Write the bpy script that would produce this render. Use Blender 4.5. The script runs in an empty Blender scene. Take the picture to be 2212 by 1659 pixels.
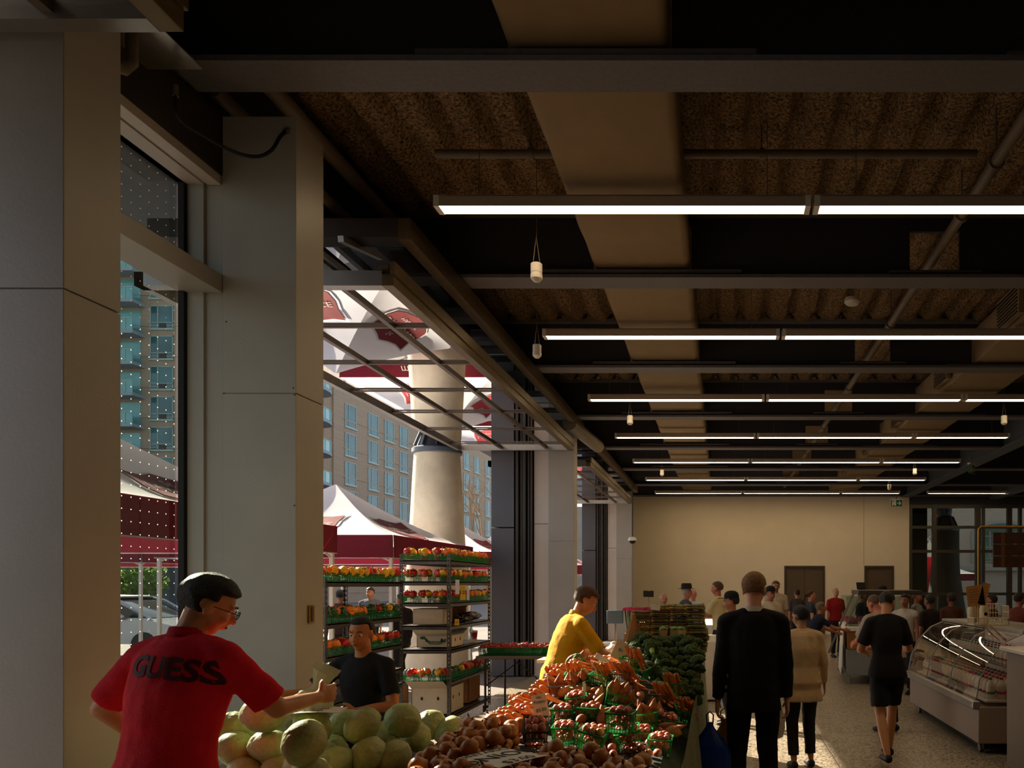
EXPOSURE, SKY, SUN, LAMP = 1.12, 3.9, 9.5, 6.2
import bpy, math, random
from mathutils import Vector, Matrix, noise, Euler
from mathutils.bvhtree import BVHTree
R = random.Random(11)
PI = math.pi
F, CX, CY, EH = 1684.0, 1556.0, 1264.0, 1.75
def W(px, py, Y): return Vector(((px-CX)*Y/F, Y, EH-(py-CY)*Y/F))
scene = bpy.context.scene
col = scene.collection

# ------------------------------------------------------------------ materials
def C(h, a=1.0):
    h = h.lstrip('#')
    if len(h) == 3: h = ''.join(c*2 for c in h)
    o = []
    for i in (0, 2, 4):
        c = int(h[i:i+2], 16)/255
        o.append(c/12.92 if c <= .04045 else ((c+.055)/1.055)**2.4)
    return (o[0], o[1], o[2], a)
def mat(name, c, rough=.6, metal=0.0, var=0.0, scale=12, bump=0.0, bscale=None, c2=None, rand=0.0, spec=.4, sss=0.0, coat=0.0, detail=4, trans=0.0):
    m = bpy.data.materials.new(name); m.use_nodes = True
    nt = m.node_tree; N = nt.nodes; L = nt.links
    b = N['Principled BSDF']
    c = C(c) if isinstance(c, str) else c
    b.inputs['Base Color'].default_value = c
    b.inputs['Roughness'].default_value = rough
    b.inputs['Metallic'].default_value = metal
    b.inputs['Specular IOR Level'].default_value = spec
    if sss:
        b.inputs['Subsurface Weight'].default_value = sss
        b.inputs['Subsurface Radius'].default_value = (.03, .015, .008)
    if coat: b.inputs['Coat Weight'].default_value = coat
    if trans:
        # thin translucent cloth / leaf
        tl = N.new('ShaderNodeBsdfTranslucent'); tl.inputs[0].default_value = c
        mx = N.new('ShaderNodeMixShader'); mx.inputs[0].default_value = trans
        L.new(b.outputs[0], mx.inputs[1]); L.new(tl.outputs[0], mx.inputs[2])
        L.new(mx.outputs[0], N['Material Output'].inputs[0])
    if var or bump or c2 is not None:
        tc = N.new('ShaderNodeTexCoord')
        nz = N.new('ShaderNodeTexNoise'); nz.inputs['Scale'].default_value = scale; nz.inputs['Detail'].default_value = detail
        L.new(tc.outputs['Object'], nz.inputs['Vector'])
        if var or c2 is not None:
            r = N.new('ShaderNodeValToRGB')
            if c2 is not None:
                e0, e1 = c, (C(c2) if isinstance(c2, str) else c2)
            else:
                e0 = tuple(x*(1-var) for x in c[:3])+(1,); e1 = tuple(min(1, x*(1+var)) for x in c[:3])+(1,)
            r.color_ramp.elements[0].position = .35; r.color_ramp.elements[1].position = .65
            r.color_ramp.elements[0].color = e0; r.color_ramp.elements[1].color = e1
            L.new(nz.outputs['Fac'], r.inputs[0]); out = r.outputs[0]
            if rand:
                out = randomize(N, L, out, rand)
            L.new(out, b.inputs['Base Color'])
        if bump:
            n2 = nz
            if bscale:
                n2 = N.new('ShaderNodeTexNoise'); n2.inputs['Scale'].default_value = bscale; n2.inputs['Detail'].default_value = 4
                L.new(tc.outputs['Object'], n2.inputs['Vector'])
            bp = N.new('ShaderNodeBump'); bp.inputs['Strength'].default_value = min(1, bump); bp.inputs['Distance'].default_value = .02
            L.new(n2.outputs['Fac'], bp.inputs['Height']); L.new(bp.outputs[0], b.inputs['Normal'])
    elif rand:
        rgb = N.new('ShaderNodeRGB'); rgb.outputs[0].default_value = c
        L.new(randomize(N, L, rgb.outputs[0], rand), b.inputs['Base Color'])
    return m
def randomize(N, L, out, amt):
    oi = N.new('ShaderNodeObjectInfo')
    mr = N.new('ShaderNodeMapRange'); mr.inputs[3].default_value = 1-amt; mr.inputs[4].default_value = 1+amt*.6
    L.new(oi.outputs['Random'], mr.inputs[0])
    hs = N.new('ShaderNodeHueSaturation'); L.new(mr.outputs[0], hs.inputs['Value'])
    mh = N.new('ShaderNodeMapRange'); mh.inputs[3].default_value = .5-amt*.04; mh.inputs[4].default_value = .5+amt*.04
    L.new(oi.outputs['Random'], mh.inputs[0]); L.new(mh.outputs[0], hs.inputs['Hue'])
    L.new(out, hs.inputs['Color'])
    return hs.outputs[0]
def emit(name, c, s):
    m = bpy.data.materials.new(name); m.use_nodes = True
    N = m.node_tree.nodes; N.clear()
    e = N.new('ShaderNodeEmission'); e.inputs[0].default_value = C(c); e.inputs[1].default_value = s
    o = N.new('ShaderNodeOutputMaterial'); m.node_tree.links.new(e.outputs[0], o.inputs[0])
    return m
def glass(name, tint='#ffffff', refl=.1, rough=.0, dots=False):
    """thin pane: see-through with a mirror reflection on top"""
    m = bpy.data.materials.new(name); m.use_nodes = True
    N = m.node_tree.nodes; L = m.node_tree.links; N.clear()
    t = N.new('ShaderNodeBsdfTransparent'); t.inputs[0].default_value = C(tint)
    g = N.new('ShaderNodeBsdfGlossy'); g.inputs['Roughness'].default_value = rough
    g.inputs[0].default_value = (1, 1, 1, 1)
    lw = N.new('ShaderNodeLayerWeight'); lw.inputs[0].default_value = .5
    pw = N.new('ShaderNodeMath'); pw.operation = 'POWER'; pw.inputs[1].default_value = 5; L.new(lw.outputs['Facing'], pw.inputs[0])
    ad = N.new('ShaderNodeMath'); ad.operation = 'ADD'; ad.use_clamp = True; ad.inputs[1].default_value = refl+.03
    L.new(pw.outputs[0], ad.inputs[0])
    mx = N.new('ShaderNodeMixShader'); L.new(ad.outputs[0], mx.inputs[0]); L.new(t.outputs[0], mx.inputs[1]); L.new(g.outputs[0], mx.inputs[2])
    out = mx.outputs[0]
    if dots:
        tc = N.new('ShaderNodeTexCoord'); sp = N.new('ShaderNodeSeparateXYZ'); L.new(tc.outputs['Object'], sp.inputs[0])
        # staggered dot grid of a bird-safe pane, in metres along Y and Z
        def mth(op, a, b=None, c=None):
            n = N.new('ShaderNodeMath'); n.operation = op
            for i, x in enumerate((a, b, c)):
                if x is None: continue
                if isinstance(x, (int, float)): n.inputs[i].default_value = x
                else: L.new(x, n.inputs[i])
            return n.outputs[0]
        P = .075
        u = mth('SUBTRACT', mth('FRACT', mth('DIVIDE', sp.outputs[1], P)), .5)
        v = mth('SUBTRACT', mth('FRACT', mth('DIVIDE', sp.outputs[2], P)), .5)
        d = mth('SQRT', mth('ADD', mth('MULTIPLY', u, u), mth('MULTIPLY', v, v)))
        msk = mth('LESS_THAN', d, .048)
        df = N.new('ShaderNodeBsdfDiffuse'); df.inputs[0].default_value = C('#e8e8e0')
        tr = N.new('ShaderNodeBsdfTranslucent'); tr.inputs[0].default_value = C('#e8e8e0')
        m0 = N.new('ShaderNodeMixShader'); L.new(df.outputs[0], m0.inputs[1]); L.new(tr.outputs[0], m0.inputs[2])
        m2 = N.new('ShaderNodeMixShader'); L.new(msk, m2.inputs[0]); L.new(out, m2.inputs[1]); L.new(m0.outputs[0], m2.inputs[2]); out = m2.outputs[0]
    o = N.new('ShaderNodeOutputMaterial'); L.new(out, o.inputs[0])
    return m
def pattern_mat(name, kind, c1, c2, sc, rough=.7, mort=None, size=.02, bump=0):
    m = bpy.data.materials.new(name); m.use_nodes = True
    N = m.node_tree.nodes; L = m.node_tree.links; b = N['Principled BSDF']; b.inputs['Roughness'].default_value = rough
    tc = N.new('ShaderNodeTexCoord'); mp = N.new('ShaderNodeMapping'); L.new(tc.outputs['Object'], mp.inputs[0])
    mp.inputs['Rotation'].default_value = sc[1]
    if kind == 'brick':
        t = N.new('ShaderNodeTexBrick'); t.inputs['Scale'].default_value = sc[0]
        t.inputs['Color1'].default_value = C(c1); t.inputs['Color2'].default_value = C(c2); t.inputs['Mortar'].default_value = C(mort)
        t.inputs['Mortar Size'].default_value = size
        L.new(mp.outputs[0], t.inputs[0]); L.new(t.outputs[0], b.inputs['Base Color'])
    elif kind == 'checker':
        t = N.new('ShaderNodeTexChecker'); t.inputs['Scale'].default_value = sc[0]
        t.inputs['Color1'].default_value = C(c1); t.inputs['Color2'].default_value = C(c2)
        L.new(mp.outputs[0], t.inputs[0]); L.new(t.outputs[0], b.inputs['Base Color'])
    return m

# ------------------------------------------------------------------ mesh builder
def frame(d):
    d = Vector(d).normalized()
    a = Vector((0, 0, 1)) if abs(d.z) < .95 else Vector((1, 0, 0))
    s = d.cross(a).normalized(); u = s.cross(d).normalized()
    return s, u, d
class MB:
    def __init__(s): s.v = []; s.f = []; s.m = []
    def add(s, vs, fs, mi=0, M=None):
        o = len(s.v)
        if M is not None: vs = [M @ Vector(v) for v in vs]
        s.v += [tuple(v) for v in vs]
        s.f += [tuple(i+o for i in f) for f in fs]; s.m += [mi]*len(fs)
        return s
    def box(s, x0, x1, y0, y1, z0, z1, mi=0, M=None):
        return s.add([(x0,y0,z0),(x1,y0,z0),(x1,y1,z0),(x0,y1,z0),(x0,y0,z1),(x1,y0,z1),(x1,y1,z1),(x0,y1,z1)],
            [(0,3,2,1),(4,5,6,7),(0,1,5,4),(1,2,6,5),(2,3,7,6),(3,0,4,7)], mi, M)
    def bar(s, a, b, w, h, mi=0, up=None):
        a = Vector(a); b = Vector(b); d = b-a; l = d.length
        sd, u, d = frame(d)
        M = Matrix((sd, u, d)).transposed().to_4x4(); M.translation = a
        return s.box(-w/2, w/2, -h/2, h/2, 0, l, mi, M)
    def rings(s, rg, mi=0, closed=True, M=None):
        n = len(rg[0]); vs = [p for r in rg for p in r]; fs = []
        for i in range(len(rg)-1):
            for j in range(n):
                k = (j+1) % n
                fs.append((i*n+j, i*n+k, (i+1)*n+k, (i+1)*n+j))
        if closed:
            fs.append(tuple(range(n-1, -1, -1))); fs.append(tuple((len(rg)-1)*n+j for j in range(n)))
        return s.add(vs, fs, mi, M)
    def tube(s, pts, r, n=8, mi=0, closed=True):
        pts = [Vector(p) for p in pts]; m = len(pts)
        rs = r if isinstance(r, (list, tuple)) else [r]*m
        rg = []; up = None
        for i, p in enumerate(pts):
            d = (pts[min(i+1, m-1)]-pts[max(i-1, 0)])
            if d.length < 1e-9: d = Vector((0, 0, 1))
            d.normalize()
            if up is None: sd, u, _ = frame(d)
            else:
                sd = d.cross(up)
                if sd.length < 1e-6: sd, u, _ = frame(d)
                else: sd.normalize(); u = sd.cross(d).normalized()
            up = u
            rg.append([p+(sd*math.cos(2*PI*j/n)+u*math.sin(2*PI*j/n))*rs[i] for j in range(n)])
        return s.rings(rg, mi, closed)
    def lathe(s, prof, n=16, mi=0, M=None, closed=True):
        return s.rings([[Vector((r*math.cos(2*PI*j/n), r*math.sin(2*PI*j/n), z)) for j in range(n)] for r, z in prof], mi, closed, M)
    def ell(s, c, r, n=12, mi=0, M=None):
        if isinstance(r, (int, float)): r = (r, r, r)
        m = max(4, n//2+1); pr = []
        for i in range(m+1):
            t = -PI/2+PI*i/m
            pr.append((max(1e-3, math.cos(t)), math.sin(t)))
        T = Matrix.Translation(Vector(c)) @ (M.to_4x4() if M is not None else Matrix.Identity(4)) @ Matrix.Diagonal((r[0], r[1], r[2], 1))
        return s.lathe(pr, n, mi, T)
    def caps(s, a, b, ra, rb, n=10, mi=0):
        a = Vector(a); b = Vector(b); d = b-a
        if d.length < 1e-6: d = Vector((0, 0, 1e-3))
        d.normalize()
        return s.tube([a-d*ra*.95, a-d*ra*.6, a, b, b+d*rb*.6, b+d*rb*.95], [ra*.3, ra*.8, ra, rb, rb*.8, rb*.3], n, mi)
    def loft(s, secs, n=16, mi=0):
        """secs: (centre, axis_x, axis_y) with the axis vectors already scaled"""
        return s.rings([[c+ax*math.cos(2*PI*j/n)+ay*math.sin(2*PI*j/n) for j in range(n)] for c, ax, ay in secs], mi)
    def prism(s, poly, z0, z1, mi=0, M=None):
        n = len(poly)
        return s.rings([[Vector((x, y, z0)) for x, y in poly], [Vector((x, y, z1)) for x, y in poly]], mi, True, M)
    def mesh(s, name, mats, ang=35):
        me = bpy.data.meshes.new(name); me.from_pydata(s.v, [], s.f)
        if not isinstance(mats, (list, tuple)): mats = [mats]
        for m in mats: me.materials.append(m)
        me.polygons.foreach_set('material_index', s.m)
        if ang:
            me.polygons.foreach_set('use_smooth', [True]*len(me.polygons))
            me.update(); me.set_sharp_from_angle(angle=math.radians(ang))
        me.update()
        return me
    def build(s, name, mats, parent=None, ang=35, bevel=0):
        o = link(name, s.mesh(name, mats, ang), parent)
        if bevel:
            b = o.modifiers.new('bevel', 'BEVEL'); b.width = bevel; b.segments = 2; b.limit_method = 'ANGLE'
        return o
def link(name, data, parent=None):
    o = bpy.data.objects.new(name, data); col.objects.link(o)
    if parent: o.parent = parent
    return o
def tag(o, label=None, cat=None, group=None, kind=None):
    if label: o['label'] = label
    if cat: o['category'] = cat
    if group: o['group'] = group
    if kind: o['kind'] = kind
    elif cat: o['kind'] = 'thing'
    return o
def thing(name, label, cat, loc=(0, 0, 0), rz=0, group=None):
    o = bpy.data.objects.new(name, None); col.objects.link(o); o.empty_display_size = .1
    o.location = loc; o.rotation_euler = (0, 0, rz)
    return tag(o, label, cat, group)
def structure(name, mb, m, ang=35, bevel=0, label=None):
    return tag(mb.build(name, m, None, ang, bevel), label, None, None, 'structure')
def kids(o): return list(CH.get(o.name, ())) or [c for c in o.children]
CH = {}
def copy_tree(o, loc=None, rot=None, label=None, group=None, scale=None):
    c = o.copy(); col.objects.link(c)
    if loc is not None: c.location = loc
    if rot is not None: c.rotation_euler = rot
    if scale is not None: c.scale = (scale,)*3 if isinstance(scale, (int, float)) else scale
    if label: c['label'] = label
    if group: c['group'] = group
    for ch in o.children:
        d = ch.copy(); col.objects.link(d); d.parent = c
        for g in ch.children:
            e = g.copy(); col.objects.link(e); e.parent = d
    return c
class Proto:
    """first use moves the original, later uses copy it"""
    def __init__(s, o): s.o = o; s.used = False
    def put(s, loc, rot=(0, 0, 0), label=None, group=None, scale=None):
        if not s.used:
            s.used = True; o = s.o
            o.location = loc; o.rotation_euler = rot
            if scale is not None: o.scale = (scale,)*3 if isinstance(scale, (int, float)) else scale
            if label: o['label'] = label
            if group: o['group'] = group
            return o
        return copy_tree(s.o, loc, rot, label, group, scale)
def text_mesh(txt, size, font_shear=0, extrude=.0005, bold=0, align='CENTER'):
    cu = bpy.data.curves.new('lettering', 'FONT'); cu.body = txt; cu.size = size; cu.shear = font_shear
    cu.align_x = align; cu.align_y = 'CENTER'; cu.extrude = extrude; cu.offset = bold; cu.resolution_u = 3
    o = bpy.data.objects.new('tmp', cu); col.objects.link(o)
    bpy.context.view_layer.update()
    me = bpy.data.meshes.new_from_object(o.evaluated_get(bpy.context.evaluated_depsgraph_get()))
    bpy.data.objects.remove(o); bpy.data.curves.remove(cu)
    return me
def lettering(txt, size, m, parent, M, **k):
    me = text_mesh(txt, size, **k); me.transform(M); me.materials.clear(); me.materials.append(m)
    return link('lettering', me, parent)
def basis(o, x, y):
    """matrix whose local x,y axes are the given world directions, z = x cross y"""
    x = Vector(x).normalized(); y = Vector(y); y = (y-x*y.dot(x)).normalized(); z = x.cross(y)
    M = Matrix((x, y, z)).transposed().to_4x4(); M.translation = Vector(o); return M
_clouds = bpy.data.textures.new('folds', 'CLOUDS'); _clouds.noise_scale = .11; _clouds.noise_depth = 2
def remesh(mb, vox, smooth=5, fold=0.0):
    me = bpy.data.meshes.new('t'); me.from_pydata(mb.v, [], mb.f); me.update()
    o = bpy.data.objects.new('t', me); col.objects.link(o)
    r = o.modifiers.new('r', 'REMESH'); r.mode = 'VOXEL'; r.voxel_size = vox
    sm = o.modifiers.new('s', 'SMOOTH'); sm.iterations = smooth; sm.factor = .5
    if fold:
        d = o.modifiers.new('d', 'DISPLACE'); d.texture = _clouds; d.strength = fold; d.mid_level = .5; d.texture_coords = 'LOCAL'
    bpy.context.view_layer.update()
    out = bpy.data.meshes.new_from_object(o.evaluated_get(bpy.context.evaluated_depsgraph_get()))
    bpy.data.objects.remove(o); bpy.data.meshes.remove(me)
    out.polygons.foreach_set('use_smooth', [True]*len(out.polygons))
    return out

# shared materials
M = {}
M['column'] = mat('painted_steel_panel', '#a5a19b', .42, 0, .03, 3, .05, 60)
M['column_dark'] = mat('charcoal_panel', '#4c4a50', .35, .2, .03, 3)
M['white_panel'] = mat('white_panel', '#c9bfb8', .4, 0, .03, 4)
M['beam'] = mat('beam_paint', '#69666a', .55, 0, .08, 30, .25, 90)
M['beam_flange'] = M['beam']
M['beam_dark'] = mat('beam_web_paint', '#34353d', .6, 0, .06, 30)
M['girder'] = mat('girder_paint', '#5b636e', .5, 0, .05, 20)
M['duct'] = mat('duct_cloth', '#8f7a5c', .8, 0, .05, 4, .25, 7)
M['pipe'] = mat('pipe_paint', '#6d6152', .5, 0, .06, 10)
M['track'] = mat('bronze_track', '#6b5a3e', .38, .6, .08, 10)
M['frame'] = mat('dark_bronze_frame', '#3a332e', .45, .3, .05, 10)
M['alu'] = mat('aluminium', '#9a9794', .35, .8, .04, 10)
M['black'] = mat('black_rubber', '#141414', .7)
M['steel'] = mat('stainless_steel', '#8e8a84', .32, .85, .05, 14)
M['galv'] = mat('galvanised_sheet', '#b5aca0', .3, .9, .15, 5, .15, 9)
M['white'] = mat('white_paint', '#dcd8d0', .5, 0, .02, 8)
M['card'] = mat('white_card', '#d8d2c8', .75, 0, .03, 12)
M['ink'] = mat('black_marker', '#14100f', .8)
M['rack'] = mat('rack_steel', '#57524a', .4, .7, .1, 20)
M['box'] = mat('cardboard', '#96683a', .85, 0, .06, 12)
M['box_white'] = mat('white_cardboard', '#cfc3ae', .8, 0, .04, 12)
M['wood'] = mat('pale_wood', '#b98d55', .6, 0, .1, 14)
M['green'] = mat('green_plastic', '#1a9a4c', .35, 0, .04, 20, rand=.15, spec=.6, trans=.35)
M['dkbasket'] = mat('brown_plastic', '#3a2a1c', .4, 0, .05, 20, spec=.5)
M['glass'] = glass('clear_glass', '#e9f0ee', .03)
M['door_glass'] = glass('door_glass', '#8f9492', .66)
M['dot_glass'] = glass('dotted_glass', '#c9d2cc', .05, dots=True)
M['maroon'] = mat('maroon_cloth', '#741a2c', .8, 0, .05, 6, trans=.2)
M['tent'] = mat('white_tent_cloth', '#e6e4ea', .8, 0, .02, 6, trans=.35)
M['red_print'] = mat('red_print', '#8d2a2c', .8, 0, .05, 6, trans=.3)
M['text_white'] = mat('white_print', '#e8e4e0', .7)
M['concrete'] = mat('concrete', '#d6c8b0', .85, 0, .08, 3, .2, 25)
M['concrete_dark'] = mat('concrete_grey', '#77736a', .85, 0, .08, 3)
# ------------------------------------------------------------------ camera, sun, sky
cd = bpy.data.cameras.new('camera'); cam = bpy.data.objects.new('camera', cd); col.objects.link(cam)
cam.location = (0, 0, EH); cam.rotation_euler = (PI/2, 0, 0)
cd.sensor_width = 36; cd.lens = F/2212*36
cd.shift_x = (1106-CX)/2212; cd.shift_y = (CY-829.5)/2212
cd.clip_start = .05; cd.clip_end = 600
scene.camera = cam
scene.view_settings.view_transform = 'Standard'; scene.view_settings.look = 'None'
scene.view_settings.exposure = EXPOSURE; scene.view_settings.gamma = 1; scene.view_settings.use_curve_mapping = False
cy = scene.cycles
cy.use_denoising = True; cy.max_bounces = 10; cy.diffuse_bounces = 5; cy.glossy_bounces = 4
cy.transparent_max_bounces = 16; cy.transmission_bounces = 4; cy.caustics_reflective = False; cy.caustics_refractive = False
cy.sample_clamp_indirect = 6
w = bpy.data.worlds.new('sky'); scene.world = w; w.use_nodes = True
N = w.node_tree.nodes; L = w.node_tree.links; bg = N['Background']
sk = N.new('ShaderNodeTexSky'); sk.sky_type = 'HOSEK_WILKIE'; sk.turbidity = 4.5
SUND = Vector((1, -.80, -.70)).normalized()
sk.sun_direction = tuple(-SUND); sk.ground_albedo = .4
hv = N.new('ShaderNodeHueSaturation'); hv.inputs['Saturation'].default_value = .55; L.new(sk.outputs[0], hv.inputs['Color']); L.new(hv.outputs[0], bg.inputs[0]); bg.inputs[1].default_value = SKY
sd = bpy.data.lights.new('sun', 'SUN'); sd.energy = SUN; sd.angle = .012; sd.color = (1, .87, .68)
so = bpy.data.objects.new('sun', sd); col.objects.link(so)
so.rotation_euler = SUND.to_track_quat('-Z', 'Y').to_euler()

# ------------------------------------------------------------------ room shell
WX = -2.83            # inner face of the column casings
BAY = 9.9
COLY = [5.2, 15.06, 24.92]   # camera-facing faces
ZB = 4.90             # underside of the beams
ZD = 5.62             # underside of the deck
FARY = 27.8
def floor_mat():
    m = bpy.data.materials.new('terrazzo'); m.use_nodes = True
    N = m.node_tree.nodes; L = m.node_tree.links; b = N['Principled BSDF']
    tc = N.new('ShaderNodeTexCoord')
    v = N.new('ShaderNodeTexVoronoi'); v.inputs['Scale'].default_value = 55; L.new(tc.outputs['Object'], v.inputs[0])
    r = N.new('ShaderNodeValToRGB'); r.color_ramp.elements[0].color = C('#4c443a'); r.color_ramp.elements[1].color = C('#a39681')
    r.color_ramp.elements[0].position = .2; r.color_ramp.elements[1].position = .6
    L.new(v.outputs['Color'], r.inputs[0])
    br = N.new('ShaderNodeTexBrick'); br.offset = 0; br.inputs['Scale'].default_value = 1
    br.inputs['Brick Width'].default_value = 1.9; br.inputs['Row Height'].default_value = 1.9; br.inputs['Mortar Size'].default_value = .006
    br.inputs['Color1'].default_value = (1, 1, 1, 1); br.inputs['Color2'].default_value = (.93, .93, .93, 1); br.inputs['Mortar'].default_value = (.25, .22, .2, 1)
    mp = N.new('ShaderNodeMapping'); mp.inputs['Location'].default_value = (.75, .2, 0)
    L.new(tc.outputs['Object'], mp.inputs[0]); L.new(mp.outputs[0], br.inputs[0])
    mx = N.new('ShaderNodeMix'); mx.data_type = 'RGBA'; mx.blend_type = 'MULTIPLY'; mx.inputs[0].default_value = 1
    L.new(r.outputs[0], mx.inputs[6]); L.new(br.outputs[0], mx.inputs[7]); L.new(mx.outputs[2], b.inputs['Base Color'])
    b.inputs['Roughness'].default_value = .38
    return m
structure('floor', MB().box(-3.6, 12, -8, FARY, -.1, 0), floor_mat(), 0, label='speckled terrazzo market floor')
structure('ground', MB().box(-120, -3.6, -30, 160, -.15, -.02).box(-3.6, 80, FARY, 160, -.15, -.02), mat('asphalt', '#6d6560', .9, 0, .1, 2, .1, 50), 0, label='grey paving outside the market hall')
wallm = mat('cream_wall_paint', '#e6d9c0', .8, 0, .02, 2)
seam = mat('wall_seam', '#8d8069', .8)
# far wall with two dark doors
wb = MB()
dz = 2.44
D1 = ((1694-CX)*FARY/F, (1782-CX)*FARY/F); D2 = ((1867-CX)*FARY/F, (1931-CX)*FARY/F)
wx0, wx1 = -3.6, (1964-CX)*FARY/F
for a, b_ in ((wx0, D1[0]), (D1[1], D2[0]), (D2[1], wx1)): wb.box(a, b_, FARY, FARY+.25, 0, dz)
wb.box(wx0, wx1, FARY, FARY+.25, dz, ZD)
structure('wall_far', wb, wallm, 0, label='plain cream end wall of the market hall')
xs = (1866-CX)*FARY/F
structure('trim_1', MB().box(xs-.006, xs+.006, FARY-.004, FARY, dz, ZB), seam, 0, label='thin vertical joint line in the cream end wall')
doorm = mat('taupe_door_paint', '#5b4c3b', .5, 0, .03, 3)
doorf = mat('taupe_door_frame', '#4a3e31', .5)
for i, (a, b_) in enumerate((D1, D2)):
    d = MB()
    d.box(a+.05, b_-.05, FARY+.05, FARY+.1, 0, dz-.05)
    o = structure('door_%d' % (i+1), d, doorm, 0, label=['brown double door in the cream end wall', 'brown single door near the exit sign in the end wall'][i])
    fm = MB().box(a, a+.06, FARY-.02, FARY+.12, 0, dz).box(b_-.06, b_, FARY-.02, FARY+.12, 0, dz).box(a+.06, b_-.06, FARY-.02, FARY+.12, dz-.06, dz)
    fm.build('door_frame', doorf, o)
    if i == 0:
        MB().box((a+b_)/2-.006, (a+b_)/2+.006, FARY+.044, FARY+.052, 0, dz-.06).build('door_seam', M['black'], o)
    hx = (a+b_)/2+.1 if i == 0 else a+.15
    MB().tube([(hx, FARY+.05, 1.05), (hx, FARY-.01, 1.05), (hx+.11, FARY-.01, 1.05)], .01).build('door_handle', M['steel'], o)
# other walls
structure('wall_right', MB().box(12, 12.2, -8, FARY, 0, ZD), mat('tan_wall', '#8f7c62', .8), 0, label='tan wall along the far side of the hall')
structure('wall_back', MB().box(-3.6, 12, -8.2, -8, 0, ZD), M['column_dark'], 0, label='wall behind the viewer')
structure('wall_left', MB().box(-3.9, -3.45, -8, FARY, 4.92, ZD+.2), M['beam_dark'], 0, label='dark header above the folding doors')
structure('added_block_wall', MB().box(-3.9, -3.5, -8, 2.4, 0, 4.05), M['column_dark'], 0, label='added unseen wall blocking light in the near door bay')  # added out of view to keep daylight off the nearest column
structure('roof_overhang', MB().box(-6.4, -4.1, -8, FARY, 5.32, 5.8), M['beam_dark'], 0, label='dark overhang outside above the doors')
structure('roof', MB().box(-4.1, 12.2, -8.2, FARY+.25, ZD+.22, ZD+.5), M['beam_dark'], 0, label='roof slab over the hall')
# sprayed deck
deck = MB()
def ridge(x): 
    t = (x/.37) % 1.0
    return 1 if t < .52 else (0 if t > .68 else 1-(t-.52)/.16) if t < .84 else (t-.84)/.16
def zdeck(x, y):
    n = noise.noise(Vector((x*4, y*2.2, 3)))*.05+noise.noise(Vector((x*13, y*9, 1)))*.03
    return ZD+.1-ridge(x+.02*noise.noise(Vector((x, y*1.7, 0))))*.13+n*.8
x0, x1, y0, y1 = -3.45, 6.9, 4.9, 15.0
nx, ny = 250, 150
for j in range(ny+1):
    for i in range(nx+1):
        x = x0+(x1-x0)*i/nx; y = y0+(y1-y0)*j/ny
        deck.v.append((x, y, zdeck(x, y)))
for j in range(ny):
    for i in range(nx):
        a = j*(nx+1)+i; deck.f.append((a, a+nx+1, a+nx+2, a+1)); deck.m.append(0)
for (a, b_, c, d) in ((-3.45, 12, -8, 4.9), (6.9, 12, 4.9, 15), (-3.45, 12, 15, FARY)): deck.box(a, b_, c, d, ZD, ZD+.12)
dm = mat('sprayed_fibre', '#382a1c', .95, 0, 0, 42, 1.0, 60, c2='#a58862', detail=8)
structure('ceiling', deck, dm, 60, label='corrugated ceiling deck with brown sprayed fibre')

# beams: webs with openings for the duct, the pipe and the side duct
DUCT = (-1.32, -.3, 5.03, 5.48); PIPEH = (1.97, 2.49, 5.03, 5.43); DUCT2 = (3.68, 4.7, 4.99, 5.5)
GX0, GX1 = 6.45, 6.8
def web(mb, y0, y1, xa, xb, holes):
    x = xa
    for (a, b_, z0, z1) in sorted(holes):
        mb.box(x, a, y0, y1, ZB+.02, ZD-.02); mb.box(a, b_, y0, y1, ZB+.02, z0); mb.box(a, b_, y0, y1, z1, ZD-.02); x = b_
    mb.box(x, xb, y0, y1, ZB+.02, ZD-.02)
BY = [4.68+3.3*k for k in range(-3, 7)]
barL = ['nearest', 'second', 'third', 'fourth', 'fifth', 'sixth', 'last']
n_ = 0
for y in BY+[27.5]:
    m = MB(); hl = [DUCT, PIPEH] + ([DUCT2] if y > 8.5 else [])
    if y == 27.5: hl = []
    web(m, y+.13, y+.17, -3.45, GX0+.1, hl)
    if y > 20: m.box(GX1-.1, 12, y+.13, y+.17, ZB+.02, ZD-.02)
    n_ += 1
    o = structure('beam_%d' % n_, m, M['beam_dark'], 0, label='dark steel roof beam')
    f = MB().box(-3.45, GX0+.02, y, y+.3, ZB, ZB+.035, 0).box(-3.45, GX0+.02, y+.02, y+.28, ZD-.05, ZD-.01, 0)
    if y > 20: f.box(GX1, 12, y, y+.3, ZB, ZB+.035, 0)
    f.build('flange', M['beam'], o)
    if y < 27:
        # stiffening bars under the openings
        s = MB().box(-1.85, .22, y+.04, y+.13, 4.965, 5.0).box(1.75, 2.7, y+.06, y+.13, 4.975, 5.0)
        if y > 8.5: s.box(3.3, 5.0, y+.06, y+.13, 4.955, 4.975)
        s.build('stiffener_plate', M['beam'], o)
g = MB().box(GX0, GX1, -8, FARY, ZB-.02, ZB+.02).box((GX0+GX1)/2-.02, (GX0+GX1)/2+.02, -8, FARY, ZB+.02, ZD)
g.box(GX0, GX1, -8, FARY, ZD-.06, ZD-.03)
structure('beam_20', g, M['girder'], 0, label='blue grey girder running down the hall on the right')
structure('beam_21', MB().box(9.6, 9.9, 15, FARY, ZB-.1, ZD), M['girder'], 0, label='second blue grey girder at the far right')

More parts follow.
